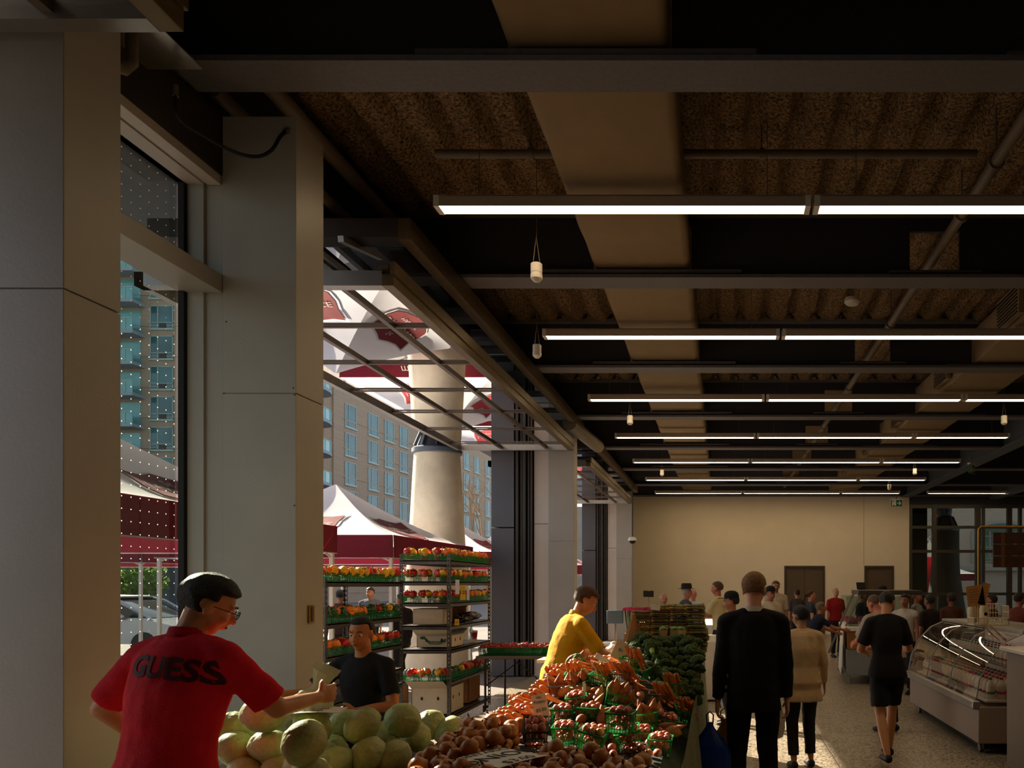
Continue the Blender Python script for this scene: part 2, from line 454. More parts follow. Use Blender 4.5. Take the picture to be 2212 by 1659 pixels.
# fabric-wrapped ducts
def round_rect(x0, x1, z0, z1, r, sag=0, n=4):
    pts = []
    for cx, cz, a0 in ((x1-r, z0+r, -90), (x1-r, z1-r, 0), (x0+r, z1-r, 90), (x0+r, z0+r, 180)):
        for i in range(n+1):
            a = math.radians(a0+90*i/n); pts.append((cx+r*math.cos(a), cz+r*math.sin(a)))
    return pts
def duct(mb, x0, x1, z0, z1, y0, y1, r, step=.12, sag=.012):
    rg = []; n = max(2, int((y1-y0)/step))
    for i in range(n+1):
        y = y0+(y1-y0)*i/n
        w_ = sag*math.sin((y*2.1) % PI)
        ring = [Vector((x+noise.noise(Vector((x*3, y*2, z*3)))*.012, y, z-(w_ if z < (z0+z1)/2 else 0)+noise.noise(Vector((x*5, y*4, z*5)))*.008)) for x, z in round_rect(x0, x1, z0, z1, r)]
        rg.append(ring)
    return mb.rings(rg)
tag(duct(MB(), DUCT[0]+.01, DUCT[1]-.01, 5.04, 5.47, -7, 26.9, .07).build('ceiling_duct', M['duct']), 'wide tan cloth-wrapped air duct running through the beams', 'duct')
d2 = thing('ceiling_duct', 'tan rectangular duct with side grilles near the right girder', 'duct', (0, 0, 0))
duct(MB(), DUCT2[0]+.02, DUCT2[1]-.02, 5.0, 5.48, 9.2, 26.6, .02).build('casing', M['duct'], d2)
for y in (9.4, 12.4, 15.7, 19.0, 22.3):
    gm = MB().box(3.6, 3.66, y, y+.75, 5.04, 5.42)
    fr = gm.build('air_grille', M['duct'], d2)
    s = MB()
    for i in range(8): s.box(3.585, 3.6, y+.04, y+.71, 5.06+i*.043, 5.075+i*.043)
    s.build('louvre', M['frame'], fr)
# sprinkler and service pipes
def pipe(label, a, b, r, clamps=()):
    t = thing('pipe', label, 'pipe', (0, 0, 0))
    MB().tube([a, b], r, 14).build('pipe_run', M['pipe'], t)
    for c in clamps:
        c = Vector(c); d = (Vector(b)-Vector(a)).normalized()*.02
        MB().tube([c-d, c+d], r*1.35, 14).tube([c+Vector((0, 0, r)), (c.x, c.y, ZD+.02)], .008, 6).build('hanger', M['pipe'], t)
    return t
pipe('long sprinkler pipe passing through square holes in the beams', (2.23, -7, 5.17), (2.23, 27, 5.17), .05, [(2.23, y, 5.17) for y in (6.3, 7.2, 10.2, 13.5, 16.8, 20, 23)])
pipe('crosswise sprinkler pipe under the ribbed ceiling', (-2.41, 6.6, 5.40), (2.17, 6.6, 5.40), .036, [(-1.6, 6.6, 5.40), (.35, 6.6, 5.40)])
pipe('upper round pipe above the large folding door', (-3.25, 5.2, 5.35), (-3.25, 12.5, 5.35), .065)
pipe('lower round pipe above the large folding door', (-3.38, 5.2, 5.06), (-3.38, 9.5, 5.06), .05)
pipe('thick pipe stub beyond the folding door', (-2.75, 14.2, 4.7), (-2.6, 16.6, 4.7), .13)
tag(MB().tube([(-3.17, 4.2, 4.74), (-3.17, 4.2, 4.56), (-3.19, 4.18, 4.52), (-3.26, 4.08, 4.50)], [.03, .03, .035, .035], 12).build('pipe_elbow', M['pipe']), 'short pipe ending in an elbow below the shiny metal sheet', 'pipe')
t = thing('smoke_detector', 'round white smoke detector on the ribbed ceiling', 'detector', tuple(W(1841, 653, 9.7)))
MB().lathe([(.02, .06), (.09, .05), (.1, .02), (.1, 0), (.07, -.03), (.02, -.035)], 20).build('sensor', M['white'], t)
MB().tube([(0, 0, .05), (0, 0, ZD-t.location.z+.03)], .01).build('stem', M['pipe'], t)

# linear lamps
M['lamp_body'] = mat('lamp_housing', '#a89a88', .5)
M['lamp_glow'] = emit('lamp_glow', '#ffdcab', LAMP)
def lamp(xa, xb, y, label, group):
    t = thing('ceiling_lamp', label, 'lamp', (xa, y, 4.83), 0, group)
    Lw = xb-xa
    h = MB().box(0, Lw, -.075, -.068, 0, .085).box(0, Lw, .068, .075, 0, .085).box(0, Lw, -.075, .075, .08, .09)
    h.build('housing', M['lamp_body'], t)
    MB().box(0, .045, -.076, .076, -.004, .086).build('end_cap', M['white'], t)
    MB().box(Lw-.045, Lw, -.076, .076, -.004, .086).build('end_cap', M['white'], t)
    MB().box(.045, Lw-.045, -.066, .066, 0, .006).build('diffuser', M['lamp_glow'], t)
    for wx in (.35, Lw-.35): MB().tube([(wx, 0, .09), (wx, 0, .155 if 3.6 < xa+wx < 4.75 and y > 9 else .8)], .0035, 5).build('suspension_wire', M['pipe'], t)
rowname = ['nearest', 'second', 'third', 'fourth', 'fifth', 'sixth', 'seventh']
for k in range(-1, 7):
    y = 6.40+3.3*k
    for j, (a, b_) in enumerate(((-2.33 if k == 0 else -2.2, .735), (.765, 4.03), (4.06, 6.03))):
        if k < 0 and j == 0: continue
        seg_ = ['left', 'middle', 'right'][j]
        lamp(a, b_, y, f'{seg_} length of the {rowname[k] if k >= 0 else "unseen"} lit strip lamp row' + ('' if k >= 0 else ' behind the viewer'), 'linear ceiling lamps')
lamp(6.95, 9.6, 26.2, 'short lit strip lamp beyond the blue grey girder', 'linear ceiling lamps')

# hanging round sensors
def pendant(px, py, Y, label, r=.052):
    p = W(px, py, Y); t = thing('pendant_sensor', label, 'sensor', p, 0, 'hanging sensors')
    MB().lathe([(r*.9, .03), (r, .01), (r, -.005), (r*.98, -.02), (r*.55, -.045), (.01, -.05)], 20).lathe([(r*.96, .03), (r*.96, .105), (r*.8, .112), (.01, .112)], 20).build('sensor_head', M['white'], t)
    MB().tube([(-.03, 0, .11), (-.015, 0, .25), (0, 0, .35), (0, 0, ZD-p.z)], .004, 5).tube([(.03, 0, .11), (.0, 0, .33)], .003, 5).build('cord', M['pipe'], t)
for a in ((1159, 597, 6.8, 'largest hanging white sensor, below the nearest lamp row'), (1160, 765, 9.3, 'hanging sensor at the end of the second lamp row'),
          (1361, 912, 13.4, 'hanging sensor below the third lamp row'), (1430, 1024, 20.0, 'hanging sensor below the fifth lamp row'),
          (2169, 912, 13.5, 'hanging sensor at the far right below the third row'), (1976, 1022, 19.8, 'hanging sensor at the right end of the sixth row'),
          (1921, 1055, 22.8, 'hanging sensor near the right end of the last row')): pendant(*a)
# domed camera on a long pole near the cream wall
p = W(1366, 1168, 23.5); t = thing('dome_camera', 'white dome camera on a long pole before the cream wall', 'camera', p)
MB().lathe([(.05, .12), (.1, .1), (.13, .04), (.13, 0)], 16).build('housing', M['white'], t)
MB().lathe([(.1, 0), (.09, -.05), (.05, -.085), (.01, -.095)], 16).build('dome', M['black'], t)
MB().tube([(0, 0, .1), (0, 0, ZB+.1-p.z)], .02).build('pole', M['frame'], t)

# exit signs
def exit_sign(px, py, Y, wd, label, yaw=0):
    p = W(px, py, Y); t = thing('exit_sign', label, 'sign', p, yaw)
    MB().box(-wd/2, wd/2, -.02, .02, -wd*.3, wd*.3).build('panel', mat('sign_green', '#0c5a37', .5), t)
    MB().box(-wd*.58, wd*.58, -.035, .035, wd*.3, wd*.42).build('mount', M['white'], t)
    g = MB(); y = -.024
    # running figure in a doorway, and an arrow
    u = wd/10
    for q in (((-4*u, -2.4*u), (-4*u, 2.4*u)), ((-4*u, 2.4*u), (-1.2*u, 2.4*u)), ((-1.2*u, 2.4*u), (-1.2*u, -2.4*u)),
              ((-2.2*u, 1.2*u), (-2.8*u, -.4*u)), ((-2.8*u, -.4*u), (-1.9*u, -1.1*u)), ((-1.9*u, -1.1*u), (-2.1*u, -2.2*u)), ((-2.8*u, -.4*u), (-3.5*u, -1.6*u)), ((-2.4*u, .9*u), (-1.5*u, .3*u)), ((-2.4*u, .9*u), (-3.4*u, .4*u)),
              ((.4*u, 0), (3.8*u, 0)), ((3.8*u, 0), (2.2*u, 1.7*u)), ((3.8*u, 0), (2.2*u, -1.7*u))):
        g.bar((q[0][0], y, q[0][1]), (q[1][0], y, q[1][1]), .004, u*.75)
    g.ell((-2*u, y, 1.9*u), (.5*u, .004, .5*u), 10)
    g.build('pictogram', M['text_white'], t)
    MB().tube([(0, 0, wd*.4), (0, 0, ZB+.03-p.z)], .015).build('hanger', M['pipe'], t)
exit_sign(1937, 1087, 27.0, .36, 'green running-man exit sign on the cream end wall')
exit_sign(2099, 1014, 19.0, .34, 'green exit sign hanging beside the blue grey girder', .9)

# ------------------------------------------------------------------ left side: column casings, jambs, folding doors
def column(y, label, n, seams=(3.03,), depth=.36):
    m = MB()
    zs = [0]+sorted(seams)+[ZB-.02]
    for a, b_ in zip(zs[:-1], zs[1:]): m.box(WX-.49, WX, y, y+depth, a+.003, b_-.003)
    m.box(WX-.48, WX-.01, y+.01, y+depth-.01, 0, ZB-.02)
    return structure('column_%d' % n, m, M['column'], 0, .003, label)
c1 = column(3.36, 'grey clad column nearest the viewer at the left edge', 1, (3.03,), .32)
c2 = column(5.2, 'tall pale grey clad column behind the man in red', 2)
c3 = column(15.06, 'pale green grey column beyond the large door', 3, (2.6,))
c4 = column(24.92, 'pale column beside the cream end wall', 4, (2.6,))
# small fittings on the second column
t = thing('door_control', 'small brass plate with a slot on the side of the column', 'plate', (WX, 5.38, 1.55))
MB().box(.001, .012, -.035, .035, -.06, .06).build('plate', mat('brass_plate', '#8a6a35', .4, .7), t)
MB().box(.012, .016, -.012, .012, -.05, .05).build('slot', M['frame'], t)
b_ = MB()
for px, py in ((489, 695), (637, 838), (640, 853), (639, 1092)):
    q = W(px, py, 5.2); b_.ell((q.x+(-.01 if px > 600 else 0), 5.199, q.z), .005, 8)
b_.build('bolt', M['black'], c2)
cps = [W(379, 203, 4.55), W(381, 240, 4.55), W(398, 266, 4.6), W(440, 292, 4.7), W(480, 316, 4.8), W(520, 333, 4.92), W(558, 338, 5.02), W(587, 324, 5.1), W(604, 297, 5.15), W(616, 284, 5.185)]
pts = []
for i in range(len(cps)-1):
    p0, p1, p2, p3 = cps[max(0, i-1)], cps[i], cps[i+1], cps[min(len(cps)-1, i+2)]
    for q in range(5):
        u = q/5; pts.append(.5*((2*p1)+(p2-p0)*u+(2*p0-5*p1+4*p2-p3)*u*u+(3*p1-p0-3*p2+p3)*u**3))
pts.append(cps[-1])
t = thing('power_cable', 'black sagging cable fixed high on the grey column', 'cable')
MB().tube(pts, .011, 10).build('cable_run', M['black'], t)
MB().tube([pts[-2]*.3+pts[-1]*.7, pts[-1]+Vector((.01, .01, .012))], .018, 10).tube([pts[0]+Vector((0, 0, .05)), pts[1]], .017, 10).build('connector', M['steel'], t)

# outer jambs next to each column: dark panel, tracks, pale return
def jamb(y, n, label):
    m = MB().box(-4.42, -3.98, y-.02, y+.4, 0, 2.85).box(-4.42, -3.98, y-.02, y+.4, 2.87, 5.2)
    o = structure('trim_%d' % n, m, M['column_dark'], 0, .004, label)
    r = MB()
    for x, w_, dy in ((-3.95, .05, -.02), (-3.87, .03, .03), (-3.81, .06, -.05), (-3.72, .03, 0), (-3.66, .035, -.04)):
        r.box(x, x+w_, y+dy, y+.35, 0, 4.85)
    r.box(-3.98, -3.6, y+.1, y+.4, 0, 4.9)
    r.build('door_track', M['frame'], o)
    MB().box(-3.6, -3.32, y+.02, y+.36, 0, 2.93).box(-3.6, -3.32, y+.02, y+.36, 2.94, 4.9).build('side_panel', M['white_panel'], o)
    MB().box(-3.34, -3.31, y+.06, y+.1, 0, 4.9).build('corner_strip', M['frame'], o)
    return o
jamb(15.06, 10, 'charcoal door jamb with vertical tracks beyond the pepper racks')
jamb(24.92, 11, 'charcoal door jamb with tracks near the cream wall')
# near side of each opening, mirrored (behind the columns)
structure('trim_12', MB().box(-3.70, -3.42, 5.45, 5.75, 0, 4.9), M['column_dark'], 0, label='charcoal jamb hidden behind the pale column')
structure('trim_13', MB().box(-4.42, -3.42, 15.5, 15.75, 0, 4.9), M['column_dark'], 0, label='charcoal jamb behind the third column')
structure('trim_14', MB().box(-4.42, -3.42, 25.3, 27.8, 0, 4.9), M['column_dark'], 0, label='charcoal panel beside the end wall')
# window between the first two columns
y = 5.2
o = structure('window_1', MB().box(-3.62, -3.552, 3.3, 5.28, 4.42, 4.50).box(-3.59, -3.552, 5.16, 5.28, 0, 4.42).box(-3.62, -3.56, 3.3, 3.4, 0, 4.42).box(-3.62, -3.56, 3.4, 5.16, 3.72, 3.80).box(-3.62, -3.56, 3.4, 5.16, 0, .12), M['black'], 0, label='tall dotted glass window between the two nearest columns')
MB().add([(-3.60, 3.4, .12), (-3.60, 5.16, .12), (-3.60, 5.16, 3.72), (-3.60, 3.4, 3.72)], [(0, 1, 2, 3)]).add([(-3.60, 3.4, 3.8), (-3.60, 5.16, 3.8), (-3.60, 5.16, 4.42), (-3.60, 3.4, 4.42)], [(0, 1, 2, 3)]).build('pane', M['dot_glass'], o)
structure('trim_15', MB().box(-3.55, -3.44, 5.19, 5.3, 0, 4.42).box(-3.44, -3.325, 5.21, 5.33, 0, 4.5), M['column'], 0, .002, 'grey side lining of the dotted window')
structure('trim_16', MB().box(-3.6, -3.32, 3.68, 5.2, 3.70, 3.82), M['column'], 0, .004, 'pale transom across the dotted window')
structure('trim_17', MB().box(-3.6, -3.44, 3.4, 5.2, 4.42, 4.5).box(-3.42, -3.33, 3.4, 5.2, 4.42, 4.48), M['white_panel'], 0, label='pale lining over the dotted window')
structure('trim_18', MB().box(-3.43, -3.32, 3.4, 5.2, 4.48, 4.86), M['frame'], 0, label='brown boxed header over the dotted window')
structure('trim_19', MB().box(-3.9, -3.44, 3.3, 5.3, 4.5, 4.95), M['beam_dark'], 0, label='dark wall strip above the window')

# horizontally folded glass doors
M['bar'] = mat('grey_glazing_bar', '#6d625c', .4, .4)
def folding_door(y0, y1, x0, x1, z, label, n, second=True, cross=7, long=4, z2=4.86):
    t = structure('door_%d' % n, MB().box(x1-.10, x1, y0, y1, z, z+.10), M['track'], 0, .004, label)
    f = MB()
    f.box(x0, x1-.1, y0, y0+.11, z, z+.13).box(x0, x1-.1, y1-.08, y1, z, z+.12).box(x0, x0+.08, y0, y1, z, z+.12)
    f.build('leaf_frame', M['alu'], t)
    m = MB()
    for i in range(1, 20):
        yy = y0-.1+1.3*i
        if yy < y1-.2: MB().box(x0+.06, x1-.08, yy-.016, yy+.016, z+.03, z+.05).build('glazing_bar', M['bar'], t)
    for xx in (x1-.51, x1-1.37): MB().box(xx-.025, xx+.025, y0+.1, y1-.08, z+.025, z+.055).build('glazing_bar', M['bar'], t)
    MB().box(x0+.05, x1-.06, y0+.08, y1-.06, z+.055, z+.062).build('pane', M['door_glass'], t)
    tr = MB().box(x1-.02, x1+.02, y0-.02, y1, z+.09, z+.2).box(x1-.12, x1-.04, y0-.02, y1, z+.14, z+.17)
    tr.build('upper_rail', M['track'], t)
    if second:
        a, b_ = x0+.15, x1+.17
        MB().box(b_-.11, b_, y0-.05, y1+.2, z2-.16, z2+.02).build('hinge_beam', M['track'], t)
        u = MB().box(a, b_-.11, y0-.05, y0+.14, z2-.14, z2+.02).box(a, b_-.11, y1+.1, y1+.2, z2-.12, z2)
        for i in range(1, 7):
            yy = y0+(y1-y0)*i/7; u.box(a, b_-.1, yy-.12, yy+.12, z2-.04, z2)
        u.box(a, a+.1, y0, y1, z2-.12, z2)
        u.build('upper_leaf', M['frame'], t)
        MB().box(a, b_-.1, y0+.1, y1, z2-.02, z2-.01).build('upper_pane', M['door_glass'], t)
        # folding arms near the column
        MB().bar((b_-.55, y0-.15, z2-.2), (b_-.5, y0+.5, z2-.08), .05, .05).bar((b_-.75, y0-.3, z2-.3), (b_-.72, y0+.3, z2-.3), .04, .04).build('folding_arm', M['alu'], t)
    return t
folding_door(6.7, 14.95, -5.04, -2.81, 4.325, 'large glass door folded up flat over the tents and racks', 3)
folding_door(16.9, 24.7, -5.04, -2.81, 4.325, 'farther glass door folded up flat near the cream wall', 4)
folding_door(-4.5, 3.3, -4.6, -2.27, 4.09, 'nearest folded glass door at the upper left', 5, False)
# bright galvanised sheet seen above the first column
tag(MB().box(-3.42, -3.0, 3.6, 4.52, 4.74, 4.75).build('metal_sheet', M['galv']), 'shiny bare metal sheet above the first column', 'sheet')
t = thing('junction_box', 'small brown box with orange tag below the metal sheet', 'box', (-3.30, 4.0, 4.55))
MB().box(-.06, .06, -.1, .1, -.05, .05).build('case', M['pipe'], t, bevel=.008)
MB().box(-.16, -.06, -.102, -.1, -.01, .05).build('tag', mat('orange_tag', '#a2551b', .7), t)
# ------------------------------------------------------------------ outdoors, left: market tents
def tent(x0, x1, y0, y1, label, red='red_print', ze=2.48, zp=3.45, slopes=(0, 1), words=('St', 'LAWRENCE', 'MARKET'), band='market'):
    cx, cyy = (x0+x1)/2, (y0+y1)/2; hx, hy = (x1-x0)/2, (y1-y0)/2
    t = thing('market_tent', label, 'tent', (cx, cyy, 0), 0, 'market tents outside the doors')
    # sides: 0 faces the viewer (-y), 1 faces the hall (+x), 2 away, 3 -x
    dirs = [((1, 0), (0, -1)), ((0, 1), (1, 0)), ((-1, 0), (0, 1)), ((0, -1), (-1, 0))]
    def S(k, u, q, off=0.0):
        """u in -1..1 along the eave, q 0 eave .. 1 peak"""
        (ax, ay), (bx, by) = dirs[k]
        w_ = 1-q
        X = ax*u*w_*hx+bx*w_*hx; Y = ay*u*w_*hy+by*w_*hy
        prof = q**1.35 - .10*math.sin(PI*q)*(1-abs(u)**2)
        z = ze+(zp-ze)*prof+.014*noise.noise(Vector((X*3+cx, Y*3+cyy, 0)))*math.sin(PI*min(1, q*1.05))
        n = Vector((bx*.45, by*.45, .9)).normalized()*off
        return Vector((X, Y, z))+n
    c = MB()
    for k in range(4):
        nu, nq = 20, 14; o = len(c.v)
        for i in range(nq+1):
            for j in range(nu+1): c.v.append(tuple(S(k, -1+2*j/nu, i/nq*.995)))
        for i in range(nq):
            for j in range(nu):
                a = o+i*(nu+1)+j; c.f.append((a, a+1, a+nu+2, a+nu+1)); c.m.append(0)
    c.build('canopy', M['tent'], t, 30)
    for k in range(4):
        (ax, ay), (bx, by) = dirs[k]; vb = MB(); n = 24; rg = []
        for row, z in ((0, ze), (1, ze-.16), (2, ze-.33)):
            for j in range(n+1):
                u = -1+2*j/n; wv = .012*math.sin(j*2.2+k)*row/2+.01
                vb.v.append(((ax*u+bx)*hx+bx*wv, (ay*u+by)*hy+by*wv, z))
        for r_ in range(2):
            for j in range(n):
                a = r_*(n+1)+j; vb.f.append((a, a+1, a+n+2, a+n+1)); vb.m.append(0)
        v = vb.build('valance', M['maroon'], t, 60)
        e = MB().bar(((ax*-1+bx)*hx, (ay*-1+by)*hy, ze-.335), ((ax+bx)*hx, (ay+by)*hy, ze-.335), .012, .012)
        e.build('hem', M['tent'], v)
        if k in (0, 1) and band:
            Mx = basis((bx*(hx+.03), by*(hy+.03), ze-.17), (ax, ay, 0), (0, 0, 1))
            lettering(band, .24, M['text_white'], v, Mx, font_shear=.3)
    for sx in (-1, 1):
        for sy in (-1, 1):
            px_, py_ = sx*(hx-.04), sy*(hy-.04)
            MB().box(px_-.022, px_+.022, py_-.022, py_+.022, 0, ze).box(px_-.06, px_+.06, py_-.06, py_+.06, 0, .012).build('leg', M['white'], t)
    for k in (0, 1):
        (ax, ay), (bx, by) = dirs[k]
        tr = MB(); nseg = 4
        for i in range(nseg):
            u0, u1 = -1+2*i/nseg, -1+2*(i+1)/nseg
            P = lambda u, z: ((ax*u+bx)*hx*.97, (ay*u+by)*hy*.97, z)
            tr.bar(P(u0, ze-.05 if i % 2 else ze-.38), P(u1, ze-.38 if i % 2 else ze-.05), .02, .02)
        tr.build('truss_bar', M['white'], t)
    shield = [(-.36, .26), (-.24, .26), (-.12, .30), (0, .36), (.12, .30), (.24, .26), (.36, .26), (.335, .12), (.35, -.02), (.33, -.16), (.22, -.24), (.1, -.28), (0, -.34), (-.1, -.28), (-.22, -.24), (-.33, -.16), (-.35, -.02), (-.335, .12)]
    for k in slopes:
        def onto(p, off, s=1.0):
            q = .36+p[1]*.62*s; u = p[0]*1.55*s/(1-q)*.62
            return S(k, u, q, off)
        for sc_, m_, off in ((1.09, M['text_white'], .012), (1.0, M[red], .02)):
            sb = MB(); n = len(shield)
            # subdivided fan so the emblem follows the cloth
            rows = 5; o = 0
            sb.v.append(tuple(onto((0, 0), off)))
            for r_ in range(1, rows+1):
                for x, y in shield: sb.v.append(tuple(onto((x*r_/rows*sc_, y*r_/rows*sc_), off)))
            for j in range(n): sb.f.append((0, 1+j, 1+(j+1) % n)); sb.m.append(0)
            for r_ in range(rows-1):
                for j in range(n):
                    a = 1+r_*n+j; b_ = 1+r_*n+(j+1) % n; sb.f.append((a, a+n, b_+n, b_)); sb.m.append(0)
            e = sb.build('emblem', m_, t, 60)
        for wd, yy, sz in ((words[0], .2, .12), (words[1], .03, .115), (words[2], -.13, .09)):
            me = text_mesh(wd, sz)
            for v in me.vertices: v.co = onto((v.co.x, v.co.y+yy), .028)
            me.materials.clear(); me.materials.append(M['text_white']); link('lettering', me, e)
    return t
M['bright_red'] = mat('bright_red_print', '#c4202e', .7, 0, .05, 6, trans=.3)
tent(-8.2, -4.75, 6.05, 9.65, 'white and maroon market tent seen through the dotted window')
tent(-8.2, -4.75, 11.3, 14.95, 'white peaked market tent with maroon valance just behind the pepper racks')
tent(-8.3, -4.95, 17.0, 20.5, 'white market tent beyond the concrete column', 'bright_red')
tent(-8.3, -4.95, 22.2, 25.7, 'market tent seen through the farther door opening', 'bright_red', band='cerna')
tent(-13.5, -10.1, 13.6, 17.1, 'white market tent in the second row outside, nearer one', 'bright_red', slopes=(0,))
tent(-13.5, -10.1, 21.0, 24.5, 'white market tent in the second row outside, farther one', 'bright_red', slopes=(0,))
tent(-8.3, -4.95, 28.2, 31.7, 'last white market tent in the row outside', 'bright_red', band='')

# tapering concrete column with steel collar
def cone_column(x, y, label, m, zt=4.5, rt=.435, rb=.70):
    t = thing('concrete_pillar', label, 'pillar', (x, y, 0), 0)
    pr = [(rb, 0), (rb*.94, .6), (.585, 2.0), (.54, 2.63), (rt+.03, 4.0), (rt, zt)]
    MB().lathe([(r, z) for r, z in pr], 40).build('shaft', m, t, 50)
    MB().lathe([(rt+.02, zt-.12), (rt+.05, zt-.1), (rt+.05, zt-.02), (rt+.02, zt), (rt-.04, zt+.02)], 40).build('collar', M['girder'], t)
    MB().lathe([(rt-.04, zt+.02), (rt*.55, zt+.45), (rt*.5, zt+.5)], 24).build('cone_cap', M['column_dark'], t)
    for i in range(10):
        a = 2*PI*i/10
        MB().bar(((rt)*math.cos(a), (rt)*math.sin(a), zt+.02), ((rt*.6)*math.cos(a), rt*.6*math.sin(a), zt+.46), .02, .06).build('fin', M['girder'], t)
    MB().tube([(0, 0, zt+.3), (.5, 0, 8)], .2, 14).tube([(0, 0, zt+.3), (-1.5, 0, 8)], .2, 14).build('strut', M['girder'], t)
cone_column(-5.72, 15.75, 'pale tapering concrete pillar standing between the market tents', M['concrete'])
cone_column(8.95, 31, 'dark tapering concrete pillar behind the end glazing', mat('shaded_concrete', '#2e2d29', .8, 0, .05, 3), 4.0, .5, .85)  # shade from the building overhead is put into this pillar's base colour
structure('roof_outer', MB().box(-3.6, 22, FARY+.3, 35, 5.3, 5.9), M['beam_dark'], 0, label='dark overhang outside the end glazing')
structure('wall_outer', MB().box(7.1, 7.75, 29.2, 29.8, 0, 5.3), mat('dark_teal_panel', '#1b2626', .4), 0, label='dark panel outside just right of the cream wall')

# brick apartment building
brick = pattern_mat('tan_brick', 'brick', '#a08c77', '#937f6b', (6, (PI/2, 0, 0)), .85, '#b5a692', .01)
win_glass = mat('teal_window_glass', '#2b6064', .12, 0, .35, .35, spec=.8)
win_frame = mat('pale_window_frame', '#9cb1ae', .5)
rail_glass = mat('teal_balcony_glass', '#5fa0a2', .15, 0, .1, 1, spec=.8)
def window_part(par, Mx, w_, h, ac=False):
    m = MB().box(-w_/2, w_/2, -.03, .02, 0, h, 1, Mx)
    for x in (-w_/2, -w_*.18, w_/2-.07): m.box(x, x+.07, -.07, .02, 0, h, 0, Mx)
    m.box(-w_/2, w_/2, -.07, .02, 0, .07, 0, Mx).box(-w_/2, w_/2, -.07, .02, h-.07, h, 0, Mx).box(-w_/2, w_/2, -.07, .02, h*.25, h*.25+.06, 0, Mx)
    m.box(-w_/2-.1, w_/2+.1, -.12, .02, -.12, 0, 0, Mx)
    if ac: m.box(-w_*.1, w_*.18, -.1, .02, .08, h*.23, 2, Mx)
    return m.build('window', [win_frame, win_glass, M['frame']], par, 0)
apt = thing('apartment_building', 'tan brick apartment block with rows of teal windows and balconies', 'building', (-38, 74, 0))
sx = .09
m = MB().prism([(-45, 0), (0, 0), (50*sx, 50), (-45, 50)], -.1, 36)
m.box(.0, .35, 1.9, 3.6, -.1, 36)
m.build('brick_wall', brick, apt, 0)
fm = MB()
for k in range(-1, 13):
    fm.box(-45, .02, -.06, .02, 20.6-2.9*k-.06+2.9*5, 20.6-2.9*k+.02+2.9*5)
for k in range(12): 
    z = 1.0+2.9*k; fm.bar((0, 0, z), (50*sx, 50, z), .1, .05)
fm.build('stone_band', mat('stone_band', '#a29280', .8), apt, 0)
for yy in (5.1, 9.4, 12.7, 16.0, 21.5, 25, 28.4, 33.5, 37, 41):
    for k in range(7):
        z = 17.7-2.9*k
        if z < 1 or (yy > 30 and k > 5): continue
        Mx = basis((yy*sx, yy, z), (sx, 1, 0), (0, 0, 1))
        window_part(apt, Matrix.Translation((.0, 0, 0)) @ Matrix((( sx, 1, 0, yy*sx), (1, -sx, 0, yy), (0, 0, 1, z), (0, 0, 0, 1))) if False else Matrix(((.09, -1, 0, yy*sx), (1, .09, 0, yy), (0, 0, 1, z), (0, 0, 0, 1))), 2.0, 2.3, False)
for xx in (-15.0,):
    for k in range(-2, 8):
        window_part(apt, Matrix.Translation((xx, 0, 25.5-2.88*k-2.3)), 2.2, 2.2, True)
for k in range(8):
    z = 17.0-2.9*k+5.8
    # rounded corner balconies at the near end of the side face
    b_ = MB(); pts = [(1.9*math.cos(a)*.9, -1.2+2.9*math.sin(a)) for a in [(-PI/2+PI*i/10) for i in range(11)]]
    pts = [(x+.1, y-1.2) for x, y in pts]
    b_.prism(pts, z-.25, z, 0); o_ = [Vector((x*.97, y, z+.05)) for x, y in pts]
    ob = b_.build('balcony_slab', mat('balcony_slab', '#8e9aa5', .7) if k == 0 else bpy.data.materials['balcony_slab'], apt, 0)
    r_ = MB()
    for i in range(10):
        p, q = o_[i], o_[i+1]
        r_.add([p, q, q+Vector((0, 0, 1.0)), p+Vector((0, 0, 1.0)), p*.985+Vector((0, 0, 0)), q*.985, q*.985+Vector((0, 0, 1.0)), p*.985+Vector((0, 0, 1.0))], [(0, 1, 2, 3), (4, 7, 6, 5)], 1)
        r_.bar(p+Vector((0, 0, 1.0)), q+Vector((0, 0, 1.0)), .06, .06, 0)
        r_.bar(p, p+Vector((0, 0, 1)), .04, .04, 0)
    r_.build('balcony_rail', [win_frame, rail_glass], apt, 0)
for k in range(11):
    z = 2.3+2.9*k
    MB().box(-22, -16.6, -1.6, 0, z-.3, z).build('balcony_slab', bpy.data.materials['balcony_slab'], apt, 0)
    r_ = MB().box(-22, -16.6, -1.6, -1.56, z, z+1.05, 1).box(-22, -16.6, -1.64, -1.54, z+1.05, z+1.12, 0)
    for i in range(4): r_.box(-21.8+i*1.5, -21.75+i*1.5, -1.66, -1.54, z, z+1.1, 0)
    r_.box(-21.6, -17, -.05, .02, z+.1, z+2.3, 1)
    r_.build('balcony_rail', [win_frame, rail_glass], apt, 0)
# ground-floor shops under it
tag(MB().box(-70, -39, 60, 71, 0, 3.2).build('shop_podium', mat('dark_shopfront', '#3b3f42', .5, 0, .4, .4)), 'dark low shopfronts at street level behind the tents', 'shop')
# farther building seen through the second opening
fb = thing('office_building', 'grey stone building with dark windows beyond the farther door', 'building', (-16, 92, 0))
MB().box(-4, 22, 0, 10, 0, 11).box(4, 14, 2, 10, 11, 14).build('stone_wall', mat('grey_stone', '#9b9488', .85, 0, .08, .6), fb, 0)
for ix in range(8):
    for k in range(3):
        MB().box(-3+ix*3, -1+ix*3, -.05, .05, 1.6+k*3.1, 3.7+k*3.1, 0).box(-2.05+ix*3, -1.95+ix*3, -.09, .05, 1.6+k*3.1, 3.7+k*3.1, 1).build('window', [mat('dark_window', '#2c3338', .2), win_frame] if (ix, k) == (0, 0) else [bpy.data.materials['dark_window'], win_frame], fb, 0)

